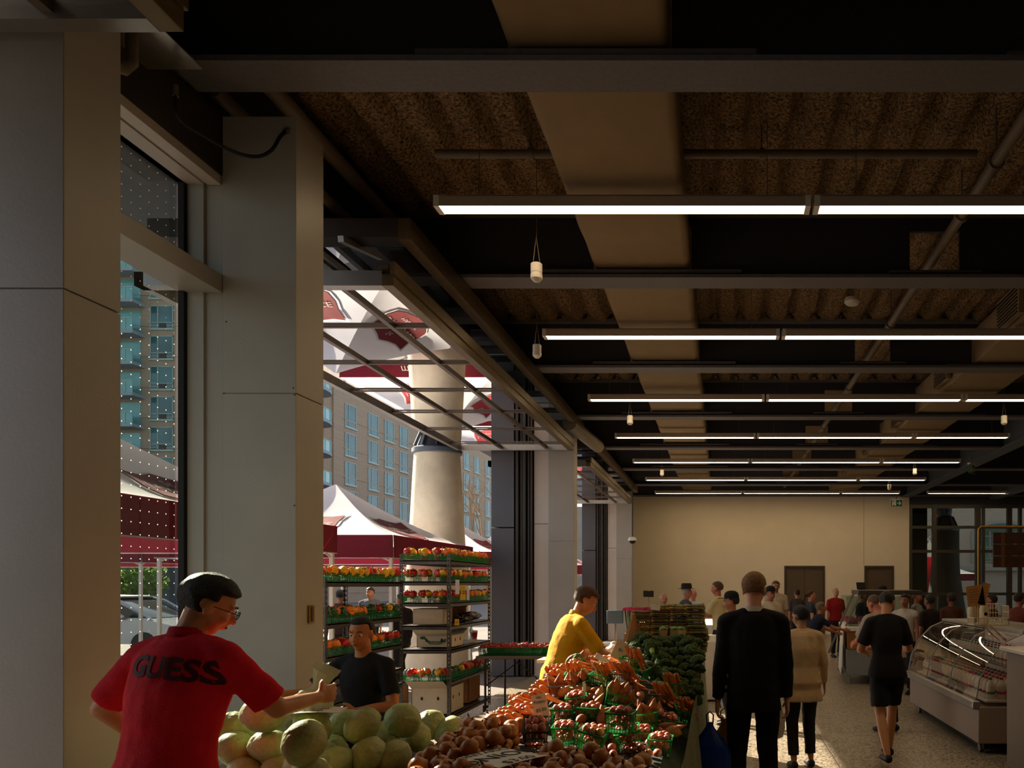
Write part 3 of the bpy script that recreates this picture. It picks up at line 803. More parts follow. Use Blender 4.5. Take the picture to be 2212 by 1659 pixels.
# bare twiggy tree between tents and building
t = thing('bare_tree', 'small bare branching tree beside the charcoal jamb', 'tree', W(1060, 1300, 30))
t.location.z = 0
RR = random.Random(5)
tm = MB()
def branch(p, d, l, r, n):
    q = p+d*l; tm.tube([p, (p+q)/2+Vector((RR.uniform(-.05, .05), 0, RR.uniform(-.05, .05))), q], [r, r*.8, r*.6], 6)
    if n > 0:
        for _ in range(3):
            e = (d+Vector((RR.uniform(-.8, .6), RR.uniform(-.6, .6), RR.uniform(-.2, .7)))).normalized()
            branch(q, e, l*RR.uniform(.6, .8), r*.6, n-1)
branch(Vector((0, 0, 0)), Vector((-.1, 0, 1)).normalized(), 2.2, .09, 4)
tm.build('branches', mat('bark', '#8a7458', .9), t)

# silver car parked outside
car = thing('car', 'silver parked car seen low through the dotted window', 'car', (-15.0, 19.2, 0))
body = [(-2.3, .35), (-2.32, .75), (-2.1, .92), (-1.5, .98), (-1.35, 1.0), (1.35, .98), (2.2, .80), (2.35, .6), (2.35, .35)]
def side_prism(mb, poly, w_, mi=0, inset=0):
    n = len(poly); rg = []
    for y_, k in ((-w_, inset), (-w_*.8, 0), (w_*.8, 0), (w_, inset)):
        cxm = sum(p[0] for p in poly)/n; czm = sum(p[1] for p in poly)/n
        rg.append([Vector((cxm+(x-cxm)*(1-k), y_, czm+(z-czm)*(1-k))) for x, z in poly])
    return mb.rings(rg, mi)
silver = mat('silver_car_paint', '#aeb2b8', .25, .5, .02, 3, coat=.5)
side_prism(MB(), body, .88, 0, .03).build('car_body', silver, car, 40)
roof = [(-1.75, .97), (-1.1, 1.40), (-.6, 1.47), (.35, 1.46), (.8, 1.36), (1.5, .97)]
side_prism(MB(), [(x*.97, .95+(z-.95)*.96) for x, z in roof], .74, 0, .05).build('cabin_glass', mat('car_glass', '#20282c', .08, spec=.8), car, 40)
rb = MB()
for y_ in (-.76, .76):
    rb.tube([(x, y_*.97, z) for x, z in roof], .035, 8)
rb.box(-.7, .5, -.72, .72, 1.45, 1.485).box(-.05, .05, -.77, -.74, .95, 1.42)
rb.build('roof', silver, car)
for x in (-1.45, 1.45):
    for y_ in (-.8, .8):
        wh = MB().lathe([(.16, -.1), (.3, -.1), (.33, -.06), (.33, .06), (.3, .1), (.16, .1)], 24, 0, Matrix.Translation((x, y_, .33)) @ Matrix.Rotation(PI/2, 4, 'X')).build('wheel', M['black'], car)
        MB().lathe([(.02, -.09), (.19, -.09), (.19, .09), (.02, .09)], 16, 0, Matrix.Translation((x, y_, .33)) @ Matrix.Rotation(PI/2, 4, 'X')).build('wheel_hub', M['steel'], wh)
MB().ell((.95, -.95, 1.0), (.1, .07, .07), 10).build('wing_mirror', silver, car)
# street trees
leafm = mat('leaf_green', '#5d7a35', .8, 0, .35, 3, trans=.3)
def leafy(x, y, h, r, label):
    t = thing('street_tree', label, 'tree', (x, y, 0))
    MB().tube([(0, 0, 0), (.1, 0, h*.5), (0, 0, h*.8)], [.14, .1, .06], 10).build('trunk', bpy.data.materials['bark'], t)
    c = MB(); rr = random.Random(int(x*10))
    for i in range(700):
        p = Vector((rr.gauss(0, 1), rr.gauss(0, 1), rr.gauss(0, .7))).normalized()*r*rr.random()**.4; p.z += h
        a = rr.uniform(.1, .2); u = Vector((rr.uniform(-1, 1), rr.uniform(-1, 1), rr.uniform(-1, 1))).normalized(); v = u.orthogonal().normalized()
        c.add([p-u*a, p+v*a*.5, p+u*a, p-v*a*.5], [(0, 1, 2, 3)])
    c.build('crown', leafm, t, 0)
leafy(-20.5, 27, 1.95, 1.1, 'low leafy street tree above the parked car')
leafy(-23.5, 30, 2.4, 1.5, 'leafy street tree farther left behind the car')
leafy(22, 39, 4, 2.4, 'leafy tree outside the end glazing')

# ------------------------------------------------------------------ far right glazing and what stands beyond
FG = FARY+.1
gm = MB()
def gx(px): return (px-CX)*FG/F
def gz(py): return EH-(py-CY)*FG/F
for px, w_ in ((1966, .12), (2018, .14), (2112, .18), (2124, .08), (2180, .16), (2203, .1)): gm.box(gx(px)-w_/2, gx(px)+w_/2, FG-.08, FG+.08, 0, gz(1088))
gm.box(gx(2260), gx(2260)+.16, FG-.08, FG+.08, 0, gz(1088))
for py, h in ((1093, .16), (1139, .1), (1191, .1), (1283, .1)): gm.box(wx1, 12, FG-.06, FG+.06, gz(py)-h/2, gz(py)+h/2)
o = structure('window_2', gm, mat('bronze_mullion', '#57534a', .4, .4), 0, label='dark framed glazing right of the cream end wall')
MB().box(wx1, 12, FG-.005, FG+.005, 0, gz(1088)).build('pane', glass('smoky_glass', '#c6ccc6', .05), o)
structure('wall_end', MB().box(wx1, 12, FARY, FARY+.25, gz(1090), ZD), M['beam_dark'], 0, label='dark band above the end glazing')
bb = thing('brick_building', 'pinkish brick building with arched windows beyond the end glazing', 'building', (14, 46, 0))
MB().box(-5, 30, 0, 8, 0, 16).build('brick_wall', pattern_mat('pink_brick', 'brick', '#cdb4a6', '#c0a698', (7, (PI/2, 0, 0)), .85, '#d8cbbf', .012), bb, 0)
stone = mat('pale_stone', '#b3aaa0', .8, 0, .04, 3)
def arch(mb, x, z, w_, h, y0, y1, mi=0, n=14):
    r = w_/2; pts = [(x-r, z)]+[(x-r*math.cos(PI*i/n), z+h+r*.45*math.sin(PI*i/n)) for i in range(n+1)]+[(x+r, z)]
    k = len(pts); return mb.rings([[Vector((a, y0, b_)) for a, b_ in pts], [Vector((a, y1, b_)) for a, b_ in pts]], mi)
for x in (-3.6, 2.6, 7.5, 12.4, 17.3, 22.2):
    for z, h in ((3.2, 1.5), (8.5, 1.5)):
        fr = arch(MB(), x, z-.1, 3.6, h+.15, -.12, .02).build('window', stone, bb, 0)
        arch(MB(), x, z, 3.1, h, -.16, .02).build('pane', mat('green_window', '#3f5f55', .15, spec=.7) if (x, z) == (-3.6, 3.2) else bpy.data.materials['green_window'], fr, 0)
        g_ = MB()
        for i in range(5): g_.box(x-1.5+i*.75-.03, x-1.5+i*.75+.03, -.19, -.15, z, z+h+.2)
        for i in range(3): g_.box(x-1.5, x+1.5, -.19, -.15, z+.1+i*.65, z+.15+i*.65)
        g_.build('window_bar', stone, fr, 0)
MB().box(-5, 30, -.3, 0, 2.6, 2.85).box(-5, 30, -.3, 0, 7.4, 7.7).build('stone_ledge', stone, bb, 0)
# feather flags and a small tent outside
def feather(px, Y, h, label, fw=.55):
    p = W(px, 1300, Y); t = thing('feather_flag', label, 'flag', (p.x, Y, 0))
    MB().tube([(0, 0, 0), (0, 0, h*.75), (.15, 0, h*.92), (.45, 0, h)], .02, 8).build('pole', M['alu'], t)
    f = MB(); n = 14
    for i in range(n+1):
        z = h*.22+(h*.76)*i/n; w_ = fw if i < n*.8 else fw*(1-(i-n*.8)/(n*.2))+.05
        dx = 0 if i < n*.8 else .1*(i-n*.8)
        for s in (0, .5, 1): f.v.append((.02+dx+w_*s, .05*math.sin(i*.8+s*2), z))
    for i in range(n):
        for j in range(2): a = i*3+j; f.f.append((a, a+1, a+4, a+3)); f.m.append(1 if i > n*.66 else 0)
    f.build('flag_cloth', [M['bright_red'], mat('grey_banner', '#a9a7a4', .7, trans=.4) if 'grey_banner' not in bpy.data.materials else bpy.data.materials['grey_banner']], t, 60)
feather(1990, 36, 4.0, 'red and grey feather flag outside the end glazing, standing lower')
feather(2022, 34.5, 7.0, 'tall thin red feather flag beside the dark pillar', .16)
tent(9.6, 12.6, 38, 41, 'small white and maroon tent outside the end glazing', 'red_print', 2.3, 3.0, (), band='')
# ------------------------------------------------------------------ produce
def bumpy(mb_or_none, sub, fn, name, mats, ang=60):
    import bmesh
    bm = bmesh.new(); bmesh.ops.create_icosphere(bm, subdivisions=sub, radius=1)
    for v in bm.verts: v.co = fn(v.co.normalized())
    me = bpy.data.meshes.new(name); bm.to_mesh(me); bm.free()
    for m in (mats if isinstance(mats, (list, tuple)) else [mats]): me.materials.append(m)
    me.polygons.foreach_set('use_smooth', [True]*len(me.polygons)); me.update()
    return me
def nz(v, s, seed=0): return noise.noise(Vector((v.x*s+seed*7.3, v.y*s, v.z*s)))
# cabbages: overlapping leaves with radiating ribs
def cab_fn(seed):
    def fn(d):
        a = math.atan2(d.y, d.x); el = math.asin(max(-1, min(1, d.z)))
        r = 1.0
        for k in range(5):
            ax = Vector((math.cos(k*2.4+seed), math.sin(k*2.4+seed), .25+.1*k)).normalized()
            t = d.dot(ax)
            r += .05/(1+math.exp(-(t-.30-.06*k+.10*nz(d, 3, seed+k)+.03*nz(d, 9, seed+k))*55))
            # ribs fan out from the leaf base
            q = d-ax*t; ang = math.atan2(q.z, q.x)
            if t > .3: r += .010*max(0, math.cos(ang*6+k+.8*nz(d, 3, k)))**8*(1-t*.6)
        r += .02*nz(d, 2.2, seed)+.008*nz(d, 7, seed)
        return Vector((d.x*r*1.06, d.y*r, d.z*r*.88))*.087
    return fn
def cab_mat():
    m = mat('cabbage_leaf', '#93a060', .5, 0, 0, 7, .3, 34, c2='#adb67e', rand=.14, spec=.35)
    N = m.node_tree.nodes; L = m.node_tree.links; b = N['Principled BSDF']
    old = b.inputs['Base Color'].links[0].from_socket
    tc = N.new('ShaderNodeTexCoord'); nz_ = N.new('ShaderNodeTexNoise'); nz_.inputs['Scale'].default_value = 9
    ad = N.new('ShaderNodeVectorMath'); ad.operation = 'MULTIPLY_ADD'; ad.inputs[1].default_value = (.02, .02, .02)
    L.new(tc.outputs['Object'], nz_.inputs['Vector']); L.new(nz_.outputs['Color'], ad.inputs[0]); L.new(tc.outputs['Object'], ad.inputs[2])
    v = N.new('ShaderNodeTexVoronoi'); v.feature = 'DISTANCE_TO_EDGE'; v.inputs['Scale'].default_value = 38; L.new(ad.outputs[0], v.inputs['Vector'])
    r = N.new('ShaderNodeValToRGB'); r.color_ramp.elements[0].color = (.2, .2, .2, 1); r.color_ramp.elements[0].position = 0; r.color_ramp.elements[1].color = (0, 0, 0, 1); r.color_ramp.elements[1].position = .09
    L.new(v.outputs['Distance'], r.inputs[0])
    mx = N.new('ShaderNodeMix'); mx.data_type = 'RGBA'; L.new(r.outputs[0], mx.inputs[0]); L.new(old, mx.inputs[6]); mx.inputs[7].default_value = C('#d3d2aa')
    L.new(mx.outputs[2], b.inputs['Base Color'])
    return m
M['cabbage'] = cab_mat()
cabP = [Proto(link('cabbage', bumpy(None, 5, cab_fn(s), 'cabbage', M['cabbage']))) for s in (1, 2, 3)]
# onions
M['onion'] = mat('onion_skin', '#955525', .38, 0, 0, 14, .12, 60, c2='#bd7938', rand=.25, spec=.5)
M['onion_tip'] = mat('onion_tip', '#5b4023', .9, 0, .2, 40)
def onion_mesh(k):
    pr = [(.003, -.041), (.012, -.039), (.03, -.030), (.041, -.012), (.0435, .003), (.038, .020), (.024, .032), (.011, .038), (.007, .044)]
    mb = MB(); n = 24
    mb.rings([[Vector((r*(1+.012*math.sin(j*2.7+k))*math.cos(2*PI*j/n), r*(1+.012*math.cos(j*1.9+k))*math.sin(2*PI*j/n), z*(1-.05*k))) for j in range(n)] for r, z in pr])
    return mb
def onion_thing(k):
    o = onion_mesh(k).build('onion', M['onion'], None, 80)
    MB().tube([(0, 0, .042*(1-.05*k)), (.002, 0, .05), (.006, .003, .058)], [.007, .004, .002], 8).build('onion_neck', M['onion_tip'], o)
    return Proto(o)
onP = [onion_thing(k) for k in (0, 1, 2)]
# potatoes
M['red_potato'] = mat('red_potato_skin', '#b3523f', .5, 0, 0, 24, .1, 80, c2='#d58468', rand=.2, spec=.45)
M['sweet_potato'] = mat('sweet_potato_skin', '#8d4b24', .6, 0, 0, 20, .3, 50, c2='#b0703c', rand=.2)
def pot_fn(s, a, b, c): return lambda d: Vector((d.x*a, d.y*b, d.z*c))*(1+.06*nz(d, 1.8, s)+.02*nz(d, 5, s))
potP = [Proto(link('red_potato', bumpy(None, 3, pot_fn(s, .0245, .021, .020), 'red_potato', M['red_potato']))) for s in (1, 2, 3)]
def sweet(s):
    mb = MB(); n = 14; rg = []
    for i in range(13):
        t = i/12; r = .036*math.sin(PI*min(.97, max(.03, t)))**.75*(1-.25*t); x = -.085+.17*t
        rg.append([Vector((x, r*math.cos(2*PI*j/n)*(1+.1*nz(Vector((t*3, j, s)), 1)), r*math.sin(2*PI*j/n)+.008*math.sin(t*3+s))) for j in range(n)])
    return mb.rings(rg)
swP = [Proto(sweet(s).build('sweet_potato', M['sweet_potato'], None, 80)) for s in (1, 2)]
# carrots
M['carrot'] = mat('carrot_skin', '#c0611f', .45, 0, 0, 30, .25, 90, c2='#d67d38', rand=.15, spec=.5)
M['carrot_end'] = mat('carrot_crown', '#8d7a3a', .8)
def carrot(s):
    mb = MB(); n = 12; pts = []; rs = []
    for i in range(17):
        t = i/16; pts.append((.17*t, .006*math.sin(t*3+s), .004*math.sin(t*5+s))); 
        rs.append((.0155 if t > .06 else .010+.09*t)*(1-.72*t**1.3)*(1+.03*math.sin(i*2.3+s)))
    rs[0] = .006
    return mb.tube(pts, rs, n)
caP = []
for s in (1, 2, 3):
    o = carrot(s).build('carrot', M['carrot'], None, 80)
    MB().tube([(-.006, 0, 0), (.003, 0, 0)], [.003, .006], 8).build('carrot_crown', M['carrot_end'], o); caP.append(Proto(o))
# bell peppers
def pepper_fn(d):
    a = math.atan2(d.y, d.x); lob = 1+.09*math.cos(4*a)*(1-abs(d.z)**3)
    z = d.z; r = math.sqrt(max(0, 1-z*z))
    rr = (r**.7)*(1+.12*z)*lob
    zz = z*(1.05) - (.22*max(0, 1-r/.45) if z > 0 else -.12*max(0, 1-r/.4))
    return Vector((math.cos(a)*rr*.042, math.sin(a)*rr*.042, zz*.045))
stemm = mat('pepper_stem', '#3f6a25', .6)
pepP = {}
for nm, c in (('red', '#c8190f'), ('yellow', '#f2b414'), ('orange', '#f07412'), ('green', '#1f4a18')):
    pm = mat(nm+'_pepper_skin', c, .22, 0, .08, 14, spec=.6, rand=.12, coat=.3)
    o = link('bell_pepper', bumpy(None, 4, pepper_fn, 'bell_pepper', pm))
    MB().tube([(0, 0, .034), (.002, 0, .045), (.007, .003, .058)], [.008, .005, .006], 8).build('stem', stemm, o)
    pepP[nm] = Proto(o); o['label'] = nm+' bell pepper'
# broccoli
M['broccoli'] = mat('broccoli_floret', '#34481f', .85, 0, 0, 40, .9, 150, c2='#5c7238', rand=.3)
M['broccoli_stem'] = mat('broccoli_stalk', '#8fa653', .6, 0, .1, 20)
def brocc(seed):
    rr = random.Random(seed); cs = []
    for i in range(26):
        g = i+.5; ph = math.acos(1-g/26*1.05); th = PI*(1+5**.5)*g
        cs.append((Vector((math.sin(ph)*math.cos(th), math.sin(ph)*math.sin(th), math.cos(ph))), rr.uniform(.8, 1.1)))
    def fn(d):
        r = .76; 
        for c, k in cs:
            q = d.angle(c); r = max(r, .76+.27*k*math.sqrt(max(0, 1-(q/.36)**2)))
        r += .05*nz(d, 12, seed)
        z = d.z
        return Vector((d.x*r, d.y*r, d.z*r*.85 if z > 0 else max(d.z*r*.6, -.35)))*.062
    o = thing('broccoli', 'green broccoli head', 'broccoli')
    link('crown', bumpy(None, 5, fn, 'crown', M['broccoli']), o)
    MB().tube([(0, 0, -.01), (.003, 0, -.045), (.006, .002, -.085)], [.028, .017, .016], 10).build('stalk', M['broccoli_stem'], o)
    return Proto(o)
brP = [brocc(s) for s in (3, 8)]

# slatted berry baskets
def basket_mesh(w_=.125, d=.125, h=.095, taper=.86, ns=8, rimw=.006):
    mb = MB(); W2, D2 = w_/2, d/2
    def P(u, v, q):  # u,v corner signs, q height 0..1
        k = taper+(1-taper)*q; return Vector((u*W2*k, v*D2*k, h*q))
    cs = [(-1, -1), (1, -1), (1, 1), (-1, 1)]
    for i in range(4):
        a, b_ = cs[i], cs[(i+1) % 4]
        for q, t in ((0, .004), (.5, .003), (1, .008)): mb.bar(P(*a, q), P(*b_, q), .004 if q < 1 else .009, t)
        for j in range(ns+1):
            f = j/ns
            lo = P(*a, 0).lerp(P(*b_, 0), f); hi = P(*a, 1).lerp(P(*b_, 1), f)
            wd = .008 if j in (0, ns) else .0045
            mb.bar(lo, hi, wd, .002)
    for j in range(5):
        f = -1+2*j/4
        mb.bar(P(-1, f, 0), P(1, f, 0), .004, .003); mb.bar(P(f, -1, 0), P(f, 1, 0), .004, .003)
    mb.bar(P(-1, 0, 0), P(1, 0, 0), .06, .002)
    return mb
bg_ = link('berry_basket', basket_mesh().mesh('berry_basket', M['green'], 0)); tag(bg_, 'green basket', 'basket')
bb_ = link('berry_basket', basket_mesh().mesh('berry_basket', M['dkbasket'], 0)); tag(bb_, 'brown basket', 'basket')
basG, basB = Proto(bg_), Proto(bb_)
for P_, cat_ in ((cabP, 'cabbage'), (onP, 'onion'), (potP, 'potato'), (swP, 'sweet potato'), (caP, 'carrot'), (list(pepP.values()), 'pepper'), (brP, 'broccoli')):
    for p in P_: p.o['category'] = cat_

# ------------------------------------------------------------------ the long produce table
TT = .76
M['table_top'] = mat('table_board', '#6b5a45', .7, 0, .1, 6)
tb = thing('produce_table', 'long produce table under the vegetables', 'table', (0, 0, 0))
MB().box(-1.85, -.20, 2.3, 6.15, TT-.04, TT).box(-2.75, -1.85, 3.62, 4.62, TT-.04, TT).box(-.95, -.20, 6.15, 8.4, TT-.04, TT).build('table_top', M['table_top'], tb)
for x, y in ((-1.78, 2.4), (-.27, 2.4), (-1.78, 6.0), (-.27, 5), (-.88, 8.3), (-.27, 8.3), (-2.68, 3.7), (-2.68, 4.55)):
    MB().tube([(x, y, 0), (x, y, TT-.04)], .02, 8).build('leg', M['rack'], tb)
# woven cloth hanging along the aisle side
wm = pattern_mat('woven_cloth', 'checker', '#8d8c62', '#39472b', (46, (0, PI/2, 0)), .85)
sk_ = MB(); ny = 120; nzz = 10
for i in range(ny+1):
    y = 2.6+(8.3-2.6)*i/ny
    for j in range(nzz+1):
        q = j/nzz; x = -.165+.035*q*math.sin(y*9)+.02*math.sin(y*3.1)*q-.0+.05*q
        sk_.v.append((x, y, .98-.80*q-.03*math.sin(y*2.3)*(1-q)))
for i in range(ny):
    for j in range(nzz): a = i*(nzz+1)+j; sk_.f.append((a, a+nzz+1, a+nzz+2, a+1)); sk_.m.append(0)
tag(sk_.build('table_skirt', wm, None, 70), 'green and cream woven cloth hanging along the aisle side of the table', 'cloth')
# heap under the carrots, potatoes and broccoli
def T(x, y):
    g1 = .40*math.exp(-abs((x+.80)/.50)**2.4-abs((y-5.45)/.85)**2.2)
    g2 = .45*max(0, min(1, (y-5.35)/1.0))*math.exp(-abs((x+.45)/.40)**8)
    g3 = .10*math.exp(-abs((x+.75)/.7)**4-abs((y-4.3)/.6)**4)
    g4 = .09*math.exp(-abs((x+.80)/.62)**6-abs((y-3.5)/.85)**6)
    return TT+.02+max(g1, g2, g3, g4)
hm = MB(); x0, x1, y0, y1 = -1.45, -.21, 2.6, 6.76; nx, ny = 40, 90
for j in range(ny+1):
    for i in range(nx+1):
        x = x0+(x1-x0)*i/nx; y = y0+(y1-y0)*j/ny
        e = min(1, i/3, (nx-i)/3, j/3, (ny-j)/3)
        hm.v.append((max(x, -.93) if y > 6.1 else x, y, TT+.002+(T(x, y)-TT-.02)*e))
for j in range(ny):
    for i in range(nx): a = j*(nx+1)+i; hm.f.append((a, a+1, a+nx+2, a+nx+1)); hm.m.append(0)
tag(hm.build('display_cloth', mat('dark_green_cloth', '#1c241a', .95, 0, .1, 8)), 'dark cloth-covered mound under the baskets', 'cloth')

# cabbages, from their places in the photo
cabs = [(568, 1546, 85, 'round cabbage highest at the left of the heap, left of the price card'), (509, 1585, 81, 'cabbage just right of the red shirt, upper one'),
 (518, 1630, 83, 'cabbage just right of the red shirt, lower one'), (588, 1625, 75, 'cabbage below the highest left cabbage'), (659, 1605, 92, 'largest cabbage in the middle of the heap'),
 (673, 1574, 78, 'cabbage touching the lower edge of the price card'), (747, 1568, 72, 'cabbage at the right end of the price card'), (785, 1583, 76, 'pale cabbage in front and to the right of the price card end'),
 (662, 1652, 87, 'cabbage cut by the bottom edge below the largest one'), (718, 1632, 74, 'cabbage half hidden below the largest cabbage'), (785, 1634, 77, 'cabbage at the bottom between the middle and the onions'),
 (828, 1619, 73, 'cabbage with an open leaf edge beside the onions'), (870, 1557, 72, 'bright sunlit cabbage standing highest at the right of the heap'), (934, 1570, 64, 'sunlit cabbage leaning on the highest right one'),
 (897, 1592, 68, 'cabbage in front of the two sunlit ones'), (863, 1606, 62, 'cabbage with a yellow edge just left of the onions'), (968, 1600, 64, 'small pale cabbage at the far right of the heap'),
 (577, 1600, 62, 'dark shaded cabbage deep under the highest left one'), (620, 1574, 62, 'cabbage hidden under the price card'), (750, 1656, 78, 'cabbage cut by the bottom edge in the middle'),
 (530, 1663, 84, 'cabbage cut by the bottom edge near the red shirt'), (820, 1590, 64, 'cabbage behind the pale one near the onions'), (700, 1600, 66, 'cabbage wedged behind the largest one'), (600, 1665, 84, 'cabbage at the bottom edge left of the middle'),
 (840, 1660, 76, 'cabbage at the bottom edge beside the onions')]
items = []
for px, py, d, lb in cabs:
    p = W(px, py, .185*F/d); items.append([p, .088, lb])
for it in range(60):
    for i in range(len(items)):
        for j in range(i+1, len(items)):
            a, b_ = items[i], items[j]; v = b_[0]-a[0]; l = v.length; mn = (a[1]+b_[1])*.93
            if l < mn:
                v = v.normalized() if l > 1e-5 else Vector((1, 0, 0)); s_ = (mn-l)*.5
                a[0] -= v*s_*Vector((1, 1, .6)).length/1.5; b_[0] += v*s_*Vector((1, 1, .6)).length/1.5
for p, r, lb in items: p.z = max(p.z, TT+.078)
# support: extra cabbages underneath where a cabbage would hang in the air
extra = []
def supported(p, r, others, base):
    if p.z-r*.9 < base+.02: return True
    return any((q-p).length < (r+s)*1.04 and q.z < p.z-.02 for q, s in others)
for rnd in range(3):
    allp = [(p, r) for p, r, _ in items]+extra
    for p, r in list(allp):
        if not supported(p, r, [(q, s) for q, s in allp if q is not p], TT):
            n_ = Vector((p.x, p.y+.05, p.z-.158))
            n_.z = max(n_.z, TT+.078); extra.append((n_, .085))
for i, (p, r, lb) in enumerate(items):
    cabP[i % 3].put(p, (R.uniform(-1.2, 1.2), R.uniform(-1.2, 1.2), R.uniform(0, 6.3)), lb, 'green cabbages heaped on the table', r/.088*R.uniform(.98, 1.05))
for i, (p, r) in enumerate(extra):
    cabP[i % 3].put(p, (R.uniform(-1, 1), R.uniform(-1, 1), R.uniform(0, 6)), 'cabbage lying unseen at the bottom of the heap under the others', 'green cabbages heaped on the table', .95)

# generic pile by dropping
def drop(n, xr, yr, rad, surf, want, placed, tries=30, inside=None, k=.9):
    out = []
    for _ in range(n):
        best = None
        for _t in range(tries):
            x, y = R.uniform(*xr), R.uniform(*yr)
            if inside and not inside(x, y): continue
            z = surf(x, y)+rad
            for q, s in placed:
                dd = (q.x-x)**2+(q.y-y)**2; m_ = (s+rad)*k
                if dd < m_*m_: z = max(z, q.z+math.sqrt(m_*m_-dd))
            sc = z-want(x, y)
            if best is None or sc < best[0]: best = (sc, Vector((x, y, z)))
        if best is None or best[0] > rad*1.6: continue
        placed.append((best[1], rad)); out.append(best[1])
    return out
# onions
occ = [(p, r) for p, r, _ in items]+extra
def on_in(x, y): return x > -1.34-.10*(y-3.0) and not (y > 3.72 and x > -1.12) and not (y > 3.55 and x > -.6)
on = drop(290, (-1.42, -.32), (3.1, 4.4), .0405, lambda x, y: TT+.0 if x < -1.3 else T(x, y)-.01, lambda x, y: .915+.02*math.sin(x*5)+.03*(y-3.5), occ, 30, on_in, .93)
def on_card(p):
    px, py = CX+F*p.x/p.y, CY-F*(p.z-EH)/p.y
    n_ = abs(px-1083)/82+abs(py-1636)/30
    return (n_ < 1.0 and p.z > .93) or (n_ < 1.32 and p.z > .955)
on = [p for p in on if not on_card(p)]
on.sort(key=lambda p: (p.y, p.x))
for i, p in enumerate(on):
    px, py = CX+F*p.x/p.y, CY-F*(p.z-EH)/p.y
    if p.y < 3.25: lb = 'brown onion in the nearest rows of the heap at the bottom edge'
    elif px < 1000: lb = 'brown onion between the cabbages and the onion price card'
    elif px < 1165: lb = 'brown onion touching or behind the onion price card'
    else: lb = 'brown onion to the right of the onion price card'
    onP[i % 3].put(p, (R.uniform(-1.1, 1.1), R.uniform(-1.1, 1.1), R.uniform(0, 6)), lb, 'brown onions heaped in front', R.uniform(.92, 1.08))

# baskets on the mound: (px, py, width px, yaw, pitch, roll, colour, what, label)
def pot_label(short): return ' '.join(('red potato in the basket '+short).split()[:16])
def bas(px, py, wd, yaw, pit, rol, colr, what, short, size=.125, dz=0):
    Y = size*F/wd; p = W(px, py, Y)
    z = T(p.x, p.y)+.005; p.z = max(p.z, z)-.04+dz
    rot = Euler((pit, rol, yaw), 'XYZ')
    (basG if colr == 'g' else basB).put(p, rot, f'{"green" if colr == "g" else "brown"} plastic basket {short}', 'berry baskets on the produce table')
    Rm = rot.to_matrix(); pl = []
    if what == 'potato':
        for i in range(8):
            for tr in range(12):
                q = Vector((R.uniform(-.034, .034), R.uniform(-.034, .034), .022+.05*(i/8)+R.uniform(0, .02)))
                if all((q-s).length > .034 for s in pl): break
            pl.append(q)
            potP[i % 3].put(p+Rm @ q, (R.uniform(0, 6), R.uniform(0, 6), R.uniform(0, 6)), pot_label(short), f'red potatoes in the basket {short}', R.uniform(.72, .88))
        for i, (a, b_) in enumerate(((-.034, -.034), (0, -.036), (.034, -.032), (-.036, .002), (.0, 0), (.034, .006), (-.018, .034), (.02, .036))):
            q = Vector((a, b_, .100+R.uniform(0, .008)+(.012 if (a, b_) == (.0, 0) else 0)))
            potP[i % 3].put(p+Rm @ q, (R.uniform(0, 6), R.uniform(0, 6), R.uniform(0, 6)), pot_label(short), f'red potatoes in the basket {short}', R.uniform(.75, .95))
    elif what == 'carrot':
        lean = R.uniform(-.5, -.2) if px < 1330 else R.uniform(-.9, -.3)
        for i in range(8):
            a = (i % 4-1.5)*.026; b_ = (i//4-.5)*.045
            d = Vector((lean+R.uniform(-.22, .22), -.15+R.uniform(-.25, .15), .9)).normalized()
            base = Rm @ Vector((a, b_, .155))
            # crown end sticks up; body runs down into the basket
            dirn = -(Rm @ d)
            e = dirn.to_track_quat('X', 'Z').to_euler()
            caP[i % 3].put(p+base-dirn*.02*R.random(), e, ' '.join(('orange carrot in the basket '+short).split()[:16]), f'carrots in the basket {short}', R.uniform(.8, 1.0))
    elif what == 'sweet':
        for i in range(4):
            a = (i-1.5)*.028
            d = Rm @ Vector((R.uniform(-.4, .4), R.uniform(-.3, .1), 1)).normalized()
            swP[i % 2].put(p+Rm @ Vector((a, R.uniform(-.02, .02), .085+.02*(i % 2))), d.to_track_quat('X', 'Z').to_euler(), f'sweet potato sticking out of the basket {short}', f'sweet potatoes in the basket {short}', R.uniform(.75, .9))
